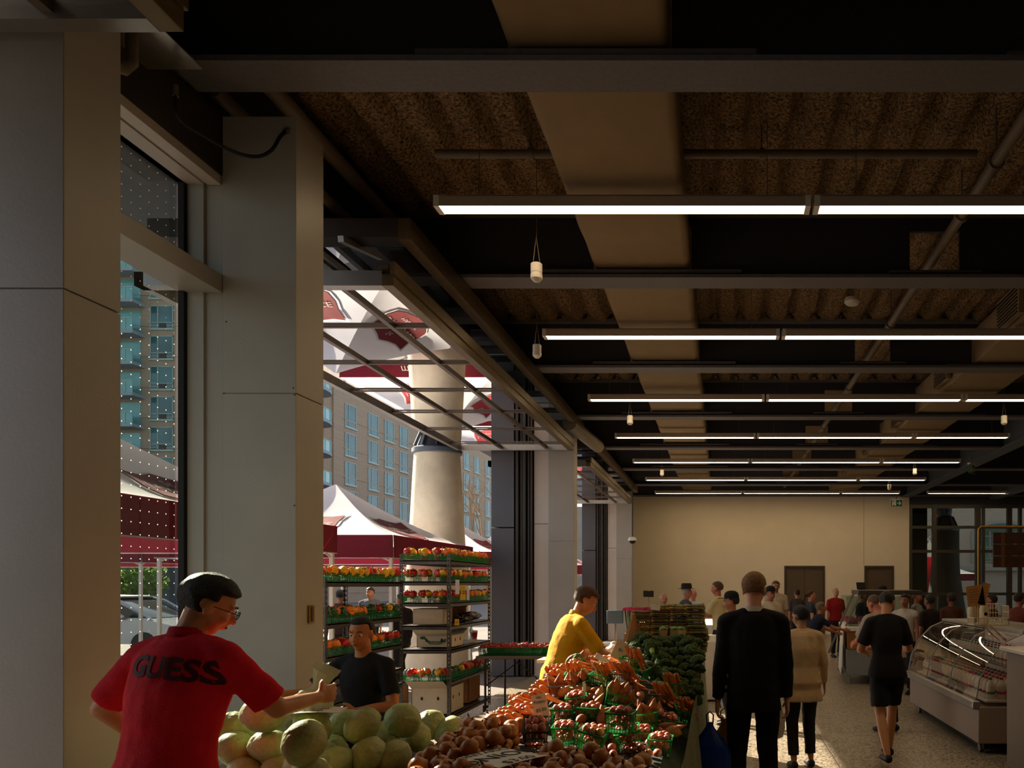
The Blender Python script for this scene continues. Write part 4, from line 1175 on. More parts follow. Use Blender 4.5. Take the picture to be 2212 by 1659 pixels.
BK = [
 (1017, 1600, 46, .2, 0, 0, 'g', 'potato', 'behind the onions, farthest left'), (1080, 1600, 46, -.3, 0, .1, 'g', 'potato', 'behind the onions, second from left'),
 (1115, 1582, 38, .1, 0, 0, 'g', 'carrot', 'at the left foot of the mound with three upright carrots'), (1159, 1578, 52, .15, .55, .0, 'b', 'potato', 'tipped toward the viewer left of the green potato baskets'),
 (1118, 1610, 42, .6, .2, .2, 'b', 'potato', 'small and tilted behind the onion price card'), (1220, 1590, 50, .05, .05, 0, 'g', 'potato', 'upright at the front, left one of the joined pair'), (1273, 1600, 54, -.1, .1, .28, 'g', 'potato', 'tilting down at the front, right one of the joined pair'),
 (1215, 1555, 45, .1, 0, 0, 'g', 'potato', 'behind the joined pair on the left'), (1278, 1560, 45, -.4, 0, 0, 'g', 'potato', 'behind the joined pair on the right'),
 (1339, 1563, 56, -.12, 0, .06, 'g', 'potato', 'turned with a corner forward right of the middle'), (1362, 1597, 54, .1, .15, -.2, 'g', 'potato', 'rising to the right, front of the mound'),
 (1398, 1556, 46, .25, .1, -.12, 'g', 'sweet', 'holding sweet potatoes at the right'), (1322, 1634, 50, .1, 0, -.1, 'g', 'potato', 'at the bottom right beside the onions'),
 (1372, 1640, 54, .08, .1, -.05, 'b', 'potato', 'at the bottom right corner of the table'), (1413, 1603, 44, .0, .1, .1, 'b', 'potato', 'full of red potatoes near the right edge'),
 (1198, 1474, 38, .15, .1, -.12, 'b', 'carrot', 'high on the left shoulder of the mound'), (1246, 1474, 41, .1, .05, -.15, 'g', 'carrot', 'high on the mound left of the middle'),
 (1236, 1437, 38, .3, -.3, .75, 'g', 'sweet', 'lying on its side near the top left'), (1296, 1474, 42, -.1, .05, .05, 'g', 'carrot', 'high on the mound in the middle'),
 (1341, 1470, 42, .0, .1, 0, 'b', 'carrot', 'high on the mound right of the middle'), (1357, 1440, 40, -.1, 0, .2, 'g', 'carrot', 'topmost with thin carrots leaning left'),
 (1373, 1456, 40, -.3, .1, .3, 'g', '', 'empty and tilted beside the broccoli'), (1209, 1530, 42, .1, .05, 0, 'b', 'sweet', 'in the shade of the left middle'), (1249, 1522, 44, .15, .05, -.15, 'g', 'potato', 'in the middle under the loose carrots'),
 (1325, 1505, 44, .2, .4, .3, 'g', 'sweet', 'in the centre holding a pale sweet potato'), (1345, 1530, 44, -.3, .3, .1, 'g', 'sweet', 'in the centre holding a round sweet potato'),
 (1420, 1515, 42, .1, .1, .1, 'b', 'carrot', 'on the right slope full of carrots'), (1444, 1494, 40, .3, 0, .1, 'g', 'carrot', 'on the right slope beside the broccoli'), (1470, 1548, 42, .3, .2, .25, 'g', 'carrot', 'lowest on the right slope by the aisle'),
 (1300, 1600, 50, -.2, .1, .0, 'b', 'potato', 'between the joined pair and the tilted basket'), (1438, 1575, 44, .1, .1, .2, 'g', 'potato', 'low on the right edge under the carrots'),
 (1425, 1640, 50, .0, .05, .05, 'g', 'potato', 'lowest at the right edge above the cloth'), (1385, 1610, 48, .1, .1, 0, 'g', 'potato', 'squeezed in the lower right corner'),
 (1262, 1548, 42, .2, .3, -.4, 'g', 'sweet', 'wedged under the long sweet potato'),
]
for b_ in BK: bas(*b_)
bas_pts = [(W(b_[0], b_[1], .125*F/b_[2]), .075) for b_ in BK]
# loose red potatoes, sweet potatoes and carrots between the baskets
pl = [(p.copy(), r) for p, r in bas_pts]+occ
lp = drop(58, (-1.25, -.3), (3.95, 4.75), .021, T, lambda x, y: T(x, y)+.03, pl, 14, None, .9)
for i, p in enumerate(lp):
    potP[i % 3].put(p, (R.uniform(0, 6), R.uniform(0, 6), R.uniform(0, 6)), 'small red potato lying loose between the baskets' if p.x < -.6 else 'small red potato lying loose near the right edge of the table', 'loose red potatoes', R.uniform(.9, 1.1))
lsw = drop(26, (-1.0, -.27), (4.55, 5.05), .03, T, lambda x, y: T(x, y)+.05, pl, 14, lambda x, y: x > -.85 or y > 4.8, .85)
for i, p in enumerate(lsw):
    swP[i % 2].put(p, (R.uniform(-.3, .3), R.uniform(-1.3, .3), R.uniform(-.5, 2.2)), 'loose sweet potato on the front slope of the mound' if p.x < -.55 else 'loose sweet potato on the right slope of the mound', 'loose sweet potatoes', R.uniform(.85, 1.1))
lc = drop(95, (-1.4, -.25), (4.72, 5.8), .016, T, lambda x, y: T(x, y)+.03, pl, 14, lambda x, y: x < -.66 or y < 5.3, .75)
for i, p in enumerate(lc):
    left = p.x < -.75
    yaw = R.uniform(-.25, .35) if left else R.uniform(-.5, .1)
    caP[i % 3].put(p+Vector((-.09, 0, .05 if left else .06)), (0, R.uniform(.2, .45), yaw), 'loose orange carrot lying on the left half of the mound' if left else 'loose orange carrot lying on the right half of the mound', 'loose carrots', R.uniform(.9, 1.15))
# broccoli wall
plb = [(W(1373, 1456, 5.2), .07), (W(1444, 1494, 5.2), .06)]
br = []
for lay in range(2):
    for row in range(10):
        for c_ in range(7):
            x = -.745+.094*c_+(.047 if (row+lay) % 2 else 0); y = 5.58+.102*row+R.uniform(-.012, .012)-.03*lay
            if x > -.15 or (row < 2 and x < -.55) or (row < 3 and x < -.66): continue
            br.append(Vector((x+R.uniform(-.01, .01), y-.05*lay, T(min(x, -.2), y)+.045+.045*lay*(1 if c_ % 2 else .6))))
br = br[:70]+[b_ for i_, b_ in enumerate(br[70:]) if i_ % 3 == 0]
br = [b_ for b_ in br if b_.z > TT+.04]
for i, p in enumerate(br):
    px = CX+F*p.x/p.y; py = CY-F*(p.z-EH)/p.y
    lb = 'dark green broccoli head in the '+('top rows' if py < 1425 else 'middle rows' if py < 1470 else 'lowest rows')+' of the broccoli heap'+(' near the carrots' if px < 1420 else ' near the aisle')
    brP[i % 2].put(p, (R.uniform(.3, .9), R.uniform(-.5, .5), R.uniform(0, 6)), lb, 'broccoli heads', R.uniform(.85, 1.08))
p = W(1408, 1402, 5.9)
brP[1].put(p, (-1.2, .5, .3), 'pale yellow-stemmed broccoli lying sideways on the heap', None, .95)

# price cards
def card(c, u, v, w_, h, label, lines, bend=.0):
    t = thing('price_card', label, 'sign', c)
    Mx = basis((0, 0, 0), u, v); n = 10; mb = MB(); rg = []
    for s in (0, 1):
        for i in range(n+1):
            x = -w_/2+w_*i/n; z = bend*math.sin(PI*i/n)
            for y in (-h/2, h/2): mb.v.append(tuple(Mx @ Vector((x, y, z-.0015*s))))
    for i in range(n):
        a = i*2; mb.f.append((a, a+2, a+3, a+1)); b_ = 2*(n+1)+a; mb.f.append((b_, b_+1, b_+3, b_+2)); mb.m += [0, 0]
    mb.f += [(0, 1, 2*n+3, 2*n+2), (2*n, 4*n+2, 4*n+3, 2*n+1)]; mb.m += [0, 0]
    mb.build('card', M['card'], t)
    for tx, sz, y in lines:
        me = text_mesh(tx, sz, bold=.0)
        for q in me.vertices: q.co = Mx @ Vector((q.co.x, q.co.y+y, bend*math.sin(PI*(q.co.x+w_/2)/w_)+.0022+q.co.z*.3))
        me.materials.clear(); me.materials.append(M['ink']); link('lettering', me, t)
    return t
# corners of the onion card on the picture, laid on the heap at z about .95
def at_z(px, py, z): Y = (EH-z)*F/(py-CY); return W(px, py, Y)
zc = .995
A, B, Cc, D = at_z(1001, 1637, zc), at_z(1108, 1611, zc), at_z(1166, 1636, zc), at_z(1055, 1662, zc)
cen = (A+B+Cc+D)/4
card(cen, (B-A)+(Cc-D), (A-D)+(B-Cc), ((B-A).length+(Cc-D).length)/2, ((A-D).length+(B-Cc).length)/2, 'white card reading ontario onion lying on the onions',
     [('ONTARIO', .062, .115), ('ONION', .125, .01), ('$3.00', .075, -.11)], .004)
cc = W(672, 1552, 4.0); cc.z = 1.10
card(cc, (1, .25, .02), (-.2, 1, -.02), .30, .22, 'white card reading green cabbage lying on the cabbages', [('Green', .04, .07), ('Cabbage', .05, .02), ('$3.50', .06, -.055)], .012)
card(W(1167, 1523, 4.65), (.93, .25, .18), (.12, .25, .95), .085, .13, 'bent card with the potato price standing in the carrots', [('Ont', .018, .045), ('Potato', .026, .018), ('$5.00', .028, -.03)], .006)
card(W(1300, 1424, 5.25), (.8, .2, -.6), (.2, 1, .35), .10, .075, 'folded white card seen edge-on at the top of the carrots', [], .004)
card(W(1340, 1405, 5.35), (.75, .3, -.5), (.15, .3, .9), .10, .13, 'pale card with faint writing between carrots and broccoli', [('$3', .03, .0)], .004)
card(W(1262, 1492, 4.85), (.3, .2, -.2), (-.5, .4, .75), .025, .15, 'narrow wooden price stick leaning in the carrots', [], 0)

# asparagus stacks on crates behind the broccoli
cr = thing('display_crate', 'slatted crate under the asparagus stacks', 'crate', (0, 0, 0))
MB().box(-.85, -.22, 6.95, 7.5, TT, 1.08).build('crate_side', M['wood'], cr)
asp_m = mat('asparagus_spear', '#869440', .6, 0, 0, 22, .2, 60, c2='#98794e', rand=.45)
asp_c = mat('asparagus_cut_end', '#b98f63', .8)
asp = thing('asparagus_bundle', 'bundle', 'asparagus')
ab = MB(); RR = random.Random(4)
for i in range(26):
    a = RR.uniform(0, 6.3); r = .026*math.sqrt(RR.random()); y, z = r*1.25*math.cos(a), r*math.sin(a)
    s = RR.uniform(.9, 1.05)
    ab.tube([(-.10*s, y, z), (0, y*.9, z*.9), (.07*s, y, z), (.095*s, y*1.2, z*1.2), (.112*s, y*1.35, z*1.3)], [.0048, .0045, .0042, .0052, .001], 6)
ab.build('spears', asp_m, asp, 60); asp.children[0]['kind'] = 'stuff'
RR = random.Random(4); ac = MB()
for i in range(26):
    a = RR.uniform(0, 6.3); r = .026*math.sqrt(RR.random()); y, z = r*1.25*math.cos(a), r*math.sin(a); s = RR.uniform(.9, 1.05)
    ac.tube([(-.118*s, y, z), (-.09*s, y, z)], .0055, 6)
ce = ac.build('cut_ends', asp_c, asp, 60); ce['kind'] = 'stuff'
rb_ = MB()
for x in (-.05, .045):
    n = 16; rg = []
    rb_.tube([(x, .037*math.cos(2*PI*j/n), .030*math.sin(2*PI*j/n)) for j in range(n+1)], .002, 5, 0, False)
rb_.build('rubber_band', mat('purple_band', '#4b2336', .6), asp)
aP = Proto(asp)
for c_, (px, ztop, nm) in enumerate(((1386, 1.50, 'leftmost asparagus stack'), (1427, 1.60, 'second asparagus stack'), (1467, 1.575, 'third asparagus stack'), (1503, 1.595, 'asparagus stack nearest the aisle'))):
    Y = 7.05; x = (px-CX)*Y/F; z = 1.11; k = 0
    while z < ztop:
        for dy in (0, .07, .14):
            aP.put((x+R.uniform(-.006, .006)+(.012*max(0, 3-abs(k-3)) if c_ == 3 else 0), Y+dy, z), (R.uniform(-.15, .15), R.uniform(-.05, .05), 0+R.uniform(-.1, .1)), f'bundle of asparagus in the {nm}', f'asparagus bundles in the {nm}', (.74, 1, .92))
        z += .055; k += 1
# small pulp baskets with sprouts
spm = mat('sprout_green', '#7c9a4c', .6, 0, .15, 20, rand=.15)
pulp = mat('pulp_basket', '#cdb58a', .85, 0, .05, 20)
pb = MB().lathe([(.045, 0), (.058, .06), (.061, .062), (.055, .06), (.043, .004), (.001, .004)], 4, 0, Matrix.Rotation(PI/4, 4, 'Z')).build('pulp_basket', pulp, None, 20)
tag(pb, 'basket', 'basket'); pP = Proto(pb)
spr = link('green_sprout', bumpy(None, 2, lambda d: d*(.016+.002*nz(d, 3)), 'green_sprout', spm)); tag(spr, 'sprout', 'vegetable'); sP = Proto(spr)
for i, (px, py, lb) in enumerate(((1433, 1362, 'cream pulp basket of sprouts leftmost behind the broccoli'), (1457, 1366, 'cream pulp basket of sprouts in the middle behind the broccoli'), (1492, 1385, 'cream pulp basket of sprouts beside the last asparagus stack'), (1500, 1408, 'lowest cream pulp basket of sprouts near the aisle'), (1470, 1390, 'cream pulp basket hidden between broccoli and asparagus'))):
    p = W(px, py, 6.85); p.z = 1.302 if px < 1480 else 1.182
    pP.put(p, (0, 0, .2*i), lb, None, .9)
    for j in range(9):
        a = j*2.4; r = .03*math.sqrt(j/9)
        sP.put(p+Vector((r*math.cos(a), r*math.sin(a), .06+.012*(9-j)/9)), (j, j, j), 'small green sprout in the '+lb.replace(' of sprouts', ''), 'sprouts in the '+lb.replace(' of sprouts', ''))
# little riser the pulp baskets stand on
tag(MB().box(-.62, -.315, 6.78, 6.93, TT, 1.30).box(-.315, -.17, 6.78, 6.93, TT, 1.18).build('riser_box', M['box']), 'cardboard riser between broccoli and asparagus', 'box')
# magenta flowers with their black sign
fl_m = mat('magenta_petal', '#c22a6e', .7, 0, .25, 30, rand=.2)
fl_s = mat('flower_stem', '#3c5526', .8)
fo = thing('flower_bunch', 'f', 'flowers'); RR = random.Random(9)
f1 = MB(); f2 = MB()
for i in range(16):
    a = RR.uniform(0, 6.3); r = .06*math.sqrt(RR.random()); x, y = r*math.cos(a), r*math.sin(a)
    f1.tube([(x*.3, y*.3, 0), (x, y, .22)], .003, 5)
    for q in range(5):
        b_ = q*1.26; f2.ell((x+.014*math.cos(b_), y+.014*math.sin(b_), .235+RR.uniform(-.01, .01)), (.012, .012, .008), 6)
f1.build('stems', fl_s, fo); f2.build('blossoms', fl_m, fo, 60)
for c in fo.children: c['kind'] = 'stuff'
fP = Proto(fo)
tag(MB().box(-.94, -.28, 7.62, 8.1, TT, 1.275).build('riser_box', M['box']), 'cardboard box the magenta flowers stand on', 'box')
for i in range(10):
    fP.put((-.91+.065*i, 7.72+.12*(i % 2), 1.28), (0, 0, i), 'bunch of magenta flowers behind the asparagus', 'magenta flower bunches')
t = thing('chalkboard_sign', 'small blank black board on a wire above the flowers', 'sign', W(1401, 1283, 7.8))
Mx = MB(); 
Mx.prism([(-.052, -.03), (.05, -.032), (.052, .03), (.03, .033), (.0, .03), (-.03, .034), (-.053, .031)], -.004, .004, 0, Matrix.Rotation(PI/2, 4, 'X')).build('board', mat('black_board', '#22291f', .7), t)
MB().tube([(0, .006, -.03), (0, .006, -.42)], .003, 5).build('wire', M['steel'], t)
card(W(1416, 1312, 7.0), (1, 0, -.15), (.1, .2, 1), .085, .05, 'white card leaning on the second asparagus stack', [], .003)
t = thing('paper_bag', 'crumpled kraft paper and bag left of the asparagus', 'bag', W(1368, 1352, 6.6))
pb_ = MB()
pb_.tube([(-.02, 0, -.15), (0, .01, -.02), (.0, .02, .09)], [.07, .05, .012], 7).build('paper', M['box'], t, 20)
MB().tube([(.03, 0, -.1), (.06, 0, .03), (.10, .0, -.03)], [.02, .012, .004], 6).build('leaf_paper', M['box'], t, 20)
# ------------------------------------------------------------------ bakers' racks with peppers
def rack(x0, x1, y0, y1, base, levels, top, label):
    """upright corners at (x0|x1, y0|y1); levels are shelf heights"""
    t = thing('shelving_rack', label, 'rack', ((x0+x1)/2, (y0+y1)/2, 0))
    cx, cyy = (x0+x1)/2, (y0+y1)/2
    for x in (x0, x1):
        for y in (y0, y1):
            sx, sy = (1 if x > cx else -1), (1 if y > cyy else -1)
            p = MB(); X, Y = x-cx, y-cyy
            # slotted angle post: two flanges with punched slots
            z = base
            while z < top-.001:
                z2 = min(top, z+.05)
                p.box(X-sx*.035, X-sx*.024, Y-.0015, Y+.0015, z, z2).box(X-sx*.012, X, Y-.0015, Y+.0015, z, z2)
                p.box(X-sx*.024, X-sx*.012, Y-.0015, Y+.0015, z+.028, z2)
                p.box(X-.0015, X+.0015, Y-sy*.035, Y-sy*.024, z, z2).box(X-.0015, X+.0015, Y-sy*.012, Y, z, z2)
                p.box(X-.0015, X+.0015, Y-sy*.024, Y-sy*.012, z+.028, z2)
                z = z2
            p.build('post', M['rack'], t, 0)
            if base > .1:
                c = MB().lathe([(.02, -.022), (.05, -.022), (.052, 0), (.05, .022), (.02, .022)], 18, 0, Matrix.Translation((X-sx*.05, Y-sy*.05, .053)) @ Matrix.Rotation(PI/2, 4, 'Y'))
                c.box(X-sx*.05-.03, X-sx*.05+.03, Y-sy*.05-.03, Y-sy*.05+.03, base-.03, base).box(X-sx*.05-.032, X-sx*.05-.027, Y-sy*.05-.02, Y-sy*.05+.02, .04, base-.02)
                c.build('caster', M['black'], t)
    for z in levels:
        s = MB().box(x0-cx, x1-cx, y0-cyy, y1-cyy, z-.012, z)
        s.box(x0-cx, x1-cx, y0-cyy, y0-cyy+.012, z-.045, z+.005).box(x0-cx, x1-cx, y1-cyy-.012, y1-cyy, z-.045, z+.005)
        s.box(x0-cx, x0-cx+.012, y0-cyy, y1-cyy, z-.045, z+.005).box(x1-cx-.012, x1-cx, y0-cyy, y1-cyy, z-.045, z+.005)
        s.build('shelf', M['rack'], t, 0)
    return t
RA = (-3.62, -3.05, 8.8, 10.35); LA = [.27, .66, 1.02, 1.29, 1.55, 1.79, 2.03]
rack(*RA, .16, LA, 2.10, 'taller steel rack of peppers with slotted posts on casters')
RB = (-4.05, -3.42, 6.75, 8.4); LB = [.70, .86, 1.12, 1.41, 1.78]
rack(*RB, 0.0, LB, 1.80, 'lower steel rack of peppers just beside the pale column')
def pepper_row(pts, z, group, where, cols, seed, big=1.0, rise=0):
    rr = random.Random(seed)
    for i, (x, y, yaw) in enumerate(pts):
        basG.put((x, y, z), (0, 0, yaw), f'green plastic basket of peppers {where}', f'pepper baskets {where}', (1.0, 1.0, .8))
        n = 3 if rr.random() < .8 else 4
        a0 = rr.uniform(0, 6)
        for k in range(n):
            a = a0+2*PI*k/n; r = .036 if n == 3 else .042
            c = cols[rr.randrange(len(cols))]
            o = pepP[c].put((x+r*math.cos(a), y+r*math.sin(a), z+.088+rr.uniform(0, .014)), (rr.uniform(-.6, .6), rr.uniform(-.6, .6), rr.uniform(0, 6)), f'{c} bell pepper {where}', f'{c} peppers {where}', big*rr.uniform(.86, 1.0))
def rowpts(R_, side, n, inset=.075):
    x0, x1, y0, y1 = R_
    if side == 'aisle': return [(x1-inset, y0+.09+(y1-y0-.18)*i/(n-1), 0) for i in range(n)]
    if side == 'near': return [(x0+.09+(x1-x0-.24)*i/(n-1), y0+inset+.0, 0) for i in range(n)]
for z, w_, cols, sd_ in ((2.03, 'on the top shelf of the taller rack', ['orange', 'yellow', 'red', 'orange', 'yellow'], 1), (1.79, 'on the second shelf of the taller rack', ['orange', 'red', 'yellow', 'orange'], 2),
                      (1.55, 'on the third shelf of the taller rack', ['red', 'yellow', 'orange', 'red'], 3), (.66, 'on the low shelf of the taller rack above the cartons', ['green', 'red', 'orange', 'green', 'yellow'], 4)):
    pepper_row(rowpts(RA, 'aisle', 10), z, '', w_, cols, sd_); pepper_row(rowpts(RA, 'near', 3), z, '', w_, cols, sd_+20)
for z, w_, cols, sd_, n in ((1.78, 'on the top shelf of the lower rack', ['orange', 'yellow', 'red', 'yellow', 'red'], 5, 11), (1.41, 'on the second shelf of the lower rack', ['red', 'yellow', 'green', 'green', 'orange'], 6, 11),
                         (1.12, 'on the third shelf of the lower rack', ['orange', 'yellow', 'red', 'orange'], 7, 9)):
    pepper_row(rowpts(RB, 'aisle', n), z, '', w_, cols, sd_, 1.05)
# things on the shelves
def carton(x, y, z, sx, sy, sz, yaw, m, label, open_=True, holes=True, cat='box'):
    t = thing('carton', label, cat, (x, y, z), yaw); th = .006
    b_ = MB().box(-sx/2, sx/2, -sy/2, -sy/2+th, 0, sz).box(-sx/2, sx/2, sy/2-th, sy/2, 0, sz).box(-sx/2, -sx/2+th, -sy/2, sy/2, 0, sz).box(sx/2-th, sx/2, -sy/2, sy/2, 0, sz).box(-sx/2, sx/2, -sy/2, sy/2, 0, th)
    if not open_: b_.box(-sx/2, sx/2, -sy/2, sy/2, sz-th, sz)
    b_.build('carton_walls', m, t, 0)
    if open_:
        for s, ang in ((-1, .5), (1, .35)):
            d = Vector((0, s*math.cos(ang), math.sin(ang)))*sy*.38
            a = Vector((0, s*sy/2, sz)); MB().add([a+Vector((-sx/2, 0, 0)), a+Vector((sx/2, 0, 0)), a+Vector((sx/2, 0, 0))+d, a+Vector((-sx/2, 0, 0))+d, a+Vector((-sx/2, 0, -th)), a+Vector((sx/2, 0, -th)), a+Vector((sx/2, 0, -th))+d, a+Vector((-sx/2, 0, -th))+d],
                [(0, 1, 2, 3), (7, 6, 5, 4), (0, 4, 5, 1), (1, 5, 6, 2), (2, 6, 7, 3), (3, 7, 4, 0)]).build('flap', m, t, 0)
    if holes:
        for s in (-1, 1):
            hh = MB().lathe([(.012, 0), (.012, .003)], 12, 0, Matrix.Translation((s*sx*.22, -sy/2-.002, sz*.6)) @ Matrix.Rotation(PI/2, 4, 'X') @ Matrix.Diagonal((1, 1.7, 1, 1))); hh.build('hand_hole', M['black'], t)
            MB().lathe([(.012, 0), (.012, .003)], 12, 0, Matrix.Translation((sx/2+.003, s*sy*.2, sz*.6)) @ Matrix.Rotation(-PI/2, 4, 'Y') @ Matrix.Diagonal((1.7, 1, 1, 1))).build('hand_hole', M['black'], t)
    return t
carton(-3.30, 9.12, .28, .42, .52, .30, 0, M['box_white'], 'open white carton with hand holes on the lowest shelf of the taller rack')
carton(-3.33, 9.92, .28, .40, .46, .34, 0, M['box'], 'tall brown carton with white labels on the lowest shelf of the taller rack', False, False)
carton(-3.80, 9.0, .0, .24, .4, .6, 0, M['box'], 'tall brown carton standing on the floor behind the low rack post', False)
carton(-2.62, 7.55, 0, .36, .34, .34, .25, M['box'], 'open brown carton on the floor behind the sunlit cabbages')
carton(-2.45, 10.4, 0, .55, .4, .30, .05, M['box'], 'brown printed carton under the grey folding table', False, False)
q = [o for o in col.objects if o.name.startswith('carton') and o.get('label', '').startswith('brown printed')][0]
Mx = basis((0, -.203, .17), (1, 0, 0), (0, 0, 1))
cc = lettering('ON THE', .06, M['bright_red'], q, Mx @ Matrix.Translation((0, .07, 0))); lettering('CoB', .10, M['bright_red'], q, Mx @ Matrix.Translation((0, -.02, 0))); lettering('FRESH', .03, M['ink'], q, Mx @ Matrix.Translation((0, -.1, 0)))
c_ = carton(-3.30, 9.2, 1.03, .40, .42, .14, 0, M['box_white'], 'white produce carton printed with green stripes on the middle shelf', True, True)
g = MB()
for k in range(3): g.tube([(-.12+.02*k, -.214, .10-.014*k), (-.05, -.214, .07-.014*k), (.06, -.214, .068-.014*k), (.14, -.214, .10-.012*k)], .004, 6)
g.ell((-.13, -.214, .112), (.035, .003, .018), 10); g.build('green_print', mat('green_print', '#1d5a33', .7), c_)
carton(-3.34, 9.05, 1.30, .34, .36, .18, .1, M['box_white'], 'worn closed white carton on the fourth shelf of the taller rack', False, False)
carton(-3.38, 9.85, 1.30, .18, .5, .17, 0, M['box'], 'pale open carton behind the dark bag on the fourth shelf', True, False)
def blob(name, label, cat, loc, dims, m, seed, amp=.25, sub=4, rot=0):
    o = link(name, bumpy(None, sub, lambda d: Vector((d.x*dims[0], d.y*dims[1], d.z*dims[2]))*(1+amp*nz(d, 2.1, seed)+amp*.4*nz(d, 5, seed)), name, m)); o.location = loc; o.rotation_euler = (0, 0, rot)
    return tag(o, label, cat)
blob('dark_bag', 'dark crumpled plastic bag on the fourth shelf of the taller rack', 'bag', (-3.14, 9.75, 1.36), (.09, .28, .055), mat('dark_plastic', '#2a1a12', .3, 0, .3, 20, .3, 30, spec=.7), 3, .5)
blob('white_bag', 'small white crumpled bag on the low rack beside the can', 'bag', (-3.55, 8.1, .90), (.07, .08, .04), M['white'], 6, .5)
blob('blue_crumpled_bag', 'dark blue crumpled bag lying on the low rack', 'bag', (-3.66, 7.75, .985), (.16, .34, .045), mat('navy_plastic', '#16223a', .4, 0, .2, 20), 8, .5)
# drink can, cup, bottle, box
t = thing('drink_can', 'tall silver drink can standing on the low rack shelf', 'can', (-3.50, 7.62, .86))
MB().lathe([(.02, 0), (.026, .004), (.03, .012), (.03, .135), (.026, .150), (.024, .152), (.023, .149), (.001, .149)], 24).build('can_body', M['steel'], t)
MB().lathe([(.0305, .05), (.0305, .11)], 24, closed=False).build('can_label', M['bright_red'], t)
t = thing('paper_cup', 'brown and red paper coffee cup with white lid on the middle shelf', 'cup', (-3.14, 9.95, 1.03))
MB().lathe([(.028, 0), (.040, .125), (.001, .125)], 24).build('cup_body', mat('cup_brown', '#9a6a48', .6), t)
MB().lathe([(.0352, .06), (.0405, .115)], 24, closed=False).build('cup_band', M['bright_red'], t)
MB().lathe([(.043, .122), (.043, .132), (.036, .142), (.001, .142)], 24).build('cup_lid', M['white'], t)
t = thing('water_bottle', 'clear plastic water bottle behind the coffee cup', 'bottle', (-3.20, 10.02, 1.03))
MB().lathe([(.03, 0), (.033, .02), (.033, .13), (.014, .17), (.013, .185)], 20).build('bottle_body', glass('bottle_plastic', '#c8dbe4', .1), t)
MB().lathe([(.015, .183), (.015, .2), (.001, .2)], 16).build('bottle_cap', M['white'], t)
tag(MB().box(-.05, .05, -.04, .04, 0, .035).build('small_box', M['box_white'], None, 0), 'small white box in front of the coffee cup', 'box').location = (-3.12, 9.82, 1.03)
carton(-3.62, 7.9, .86, .2, .3, .09, 0, M['box'], 'low brown tray box behind the silver can', True, False)
tag(MB().box(-.05, .05, -.004, .004, 0, .14).build('folded_paper', M['box_white'], None, 0), 'leaning folded paper packet on the low rack shelf', 'paper')
o = [x for x in col.objects if x.name == 'folded_paper'][0]; o.location = (-3.52, 7.35, .862); o.rotation_euler = (-.2, .15, .3)
basG.put((-3.52, 8.22, .862), (0, 0, .2), 'empty green basket at the end of the low rack shelf', None)
# yellow price tags hanging on the tall rack
ytag = mat('yellow_card', '#d6a522', .7)
def ytagf(px, py, Y, w_, h, txt, label, m=None):
    t = thing('hanging_tag', label, 'tag', W(px, py, Y)); MB().box(-w_/2, w_/2, -.001, .001, -h/2, h/2).build('card', m or ytag, t)
    if txt: lettering(txt, h*.3, M['ink'], t, basis((0, -.003, 0), (1, 0, 0), (0, 0, 1)))
ytagf(1000, 1280, 8.75, .06, .17, '3.25', 'yellow price tag hanging lowest on the tall rack corner')
ytagf(988, 1268, 8.74, .045, .16, '', 'white price strip hanging left of the yellow tag', M['card'])
ytagf(1011, 1283, 8.76, .03, .14, '', 'white narrow strip hanging right of the yellow tag', M['card'])
ytagf(987, 1344, 8.74, .05, .07, '2.5', 'small yellow tag clipped to the rack post')

# grey folding table with trays of small red peppers
ft = thing('folding_table', 'grey folding table below the trays of red peppers', 'table', (0, 0, 0))
MB().box(-3.0, -2.05, 9.55, 10.6, .84, .88).build('table_top', mat('grey_table', '#77706a', .6), ft, bevel=.008)
for x in (-2.9, -2.15):
    for y in (9.62, 10.5):
        MB().tube([(x, y, 0), (x, y, .84)], .014, 8).build('leg', M['frame'], ft)
MB().tube([(-2.9, 9.62, .5), (-2.5, 9.62, .80)], .008, 6).build('brace', M['frame'], ft)
MB().tube([(-2.15, 9.62, .5), (-2.5, 9.62, .80)], .008, 6).build('brace', M['frame'], ft)
chm = mat('small_red_pepper', '#c3161a', .3, 0, .15, 20, rand=.2, spec=.6)
ch = link('small_red_pepper', MB().tube([(0, 0, -.02), (0, 0, -.012), (0, 0, .006), (.001, 0, .018)], [.003, .012, .013, .004], 8).mesh('small_red_pepper', chm, 80)); tag(ch, 'pepper', 'pepper')
MB().tube([(.001, 0, .017), (.004, 0, .03)], .002, 5).build('stem', stemm, ch); chP = Proto(ch)
k = 0
for iy in range(3):
    for ix in range(7):
        x, y = -2.92+.135*ix, 9.66+.17*iy
        basG.put((x, y, .885), (0, 0, 0), 'green plastic basket of small red peppers on the grey folding table', 'baskets of small red peppers')
        for j in range(14 if iy == 0 else 10):
            a = j*2.4; r = .05*math.sqrt(j/14)
            chP.put((x+r*math.cos(a), y+r*math.sin(a), .975+.018*(1-j/14)+R.uniform(0, .01)), (R.uniform(-.8, .8), R.uniform(-.8, .8), j), 'small red pepper heaped in the baskets on the grey folding table', 'small red peppers', 1.15)

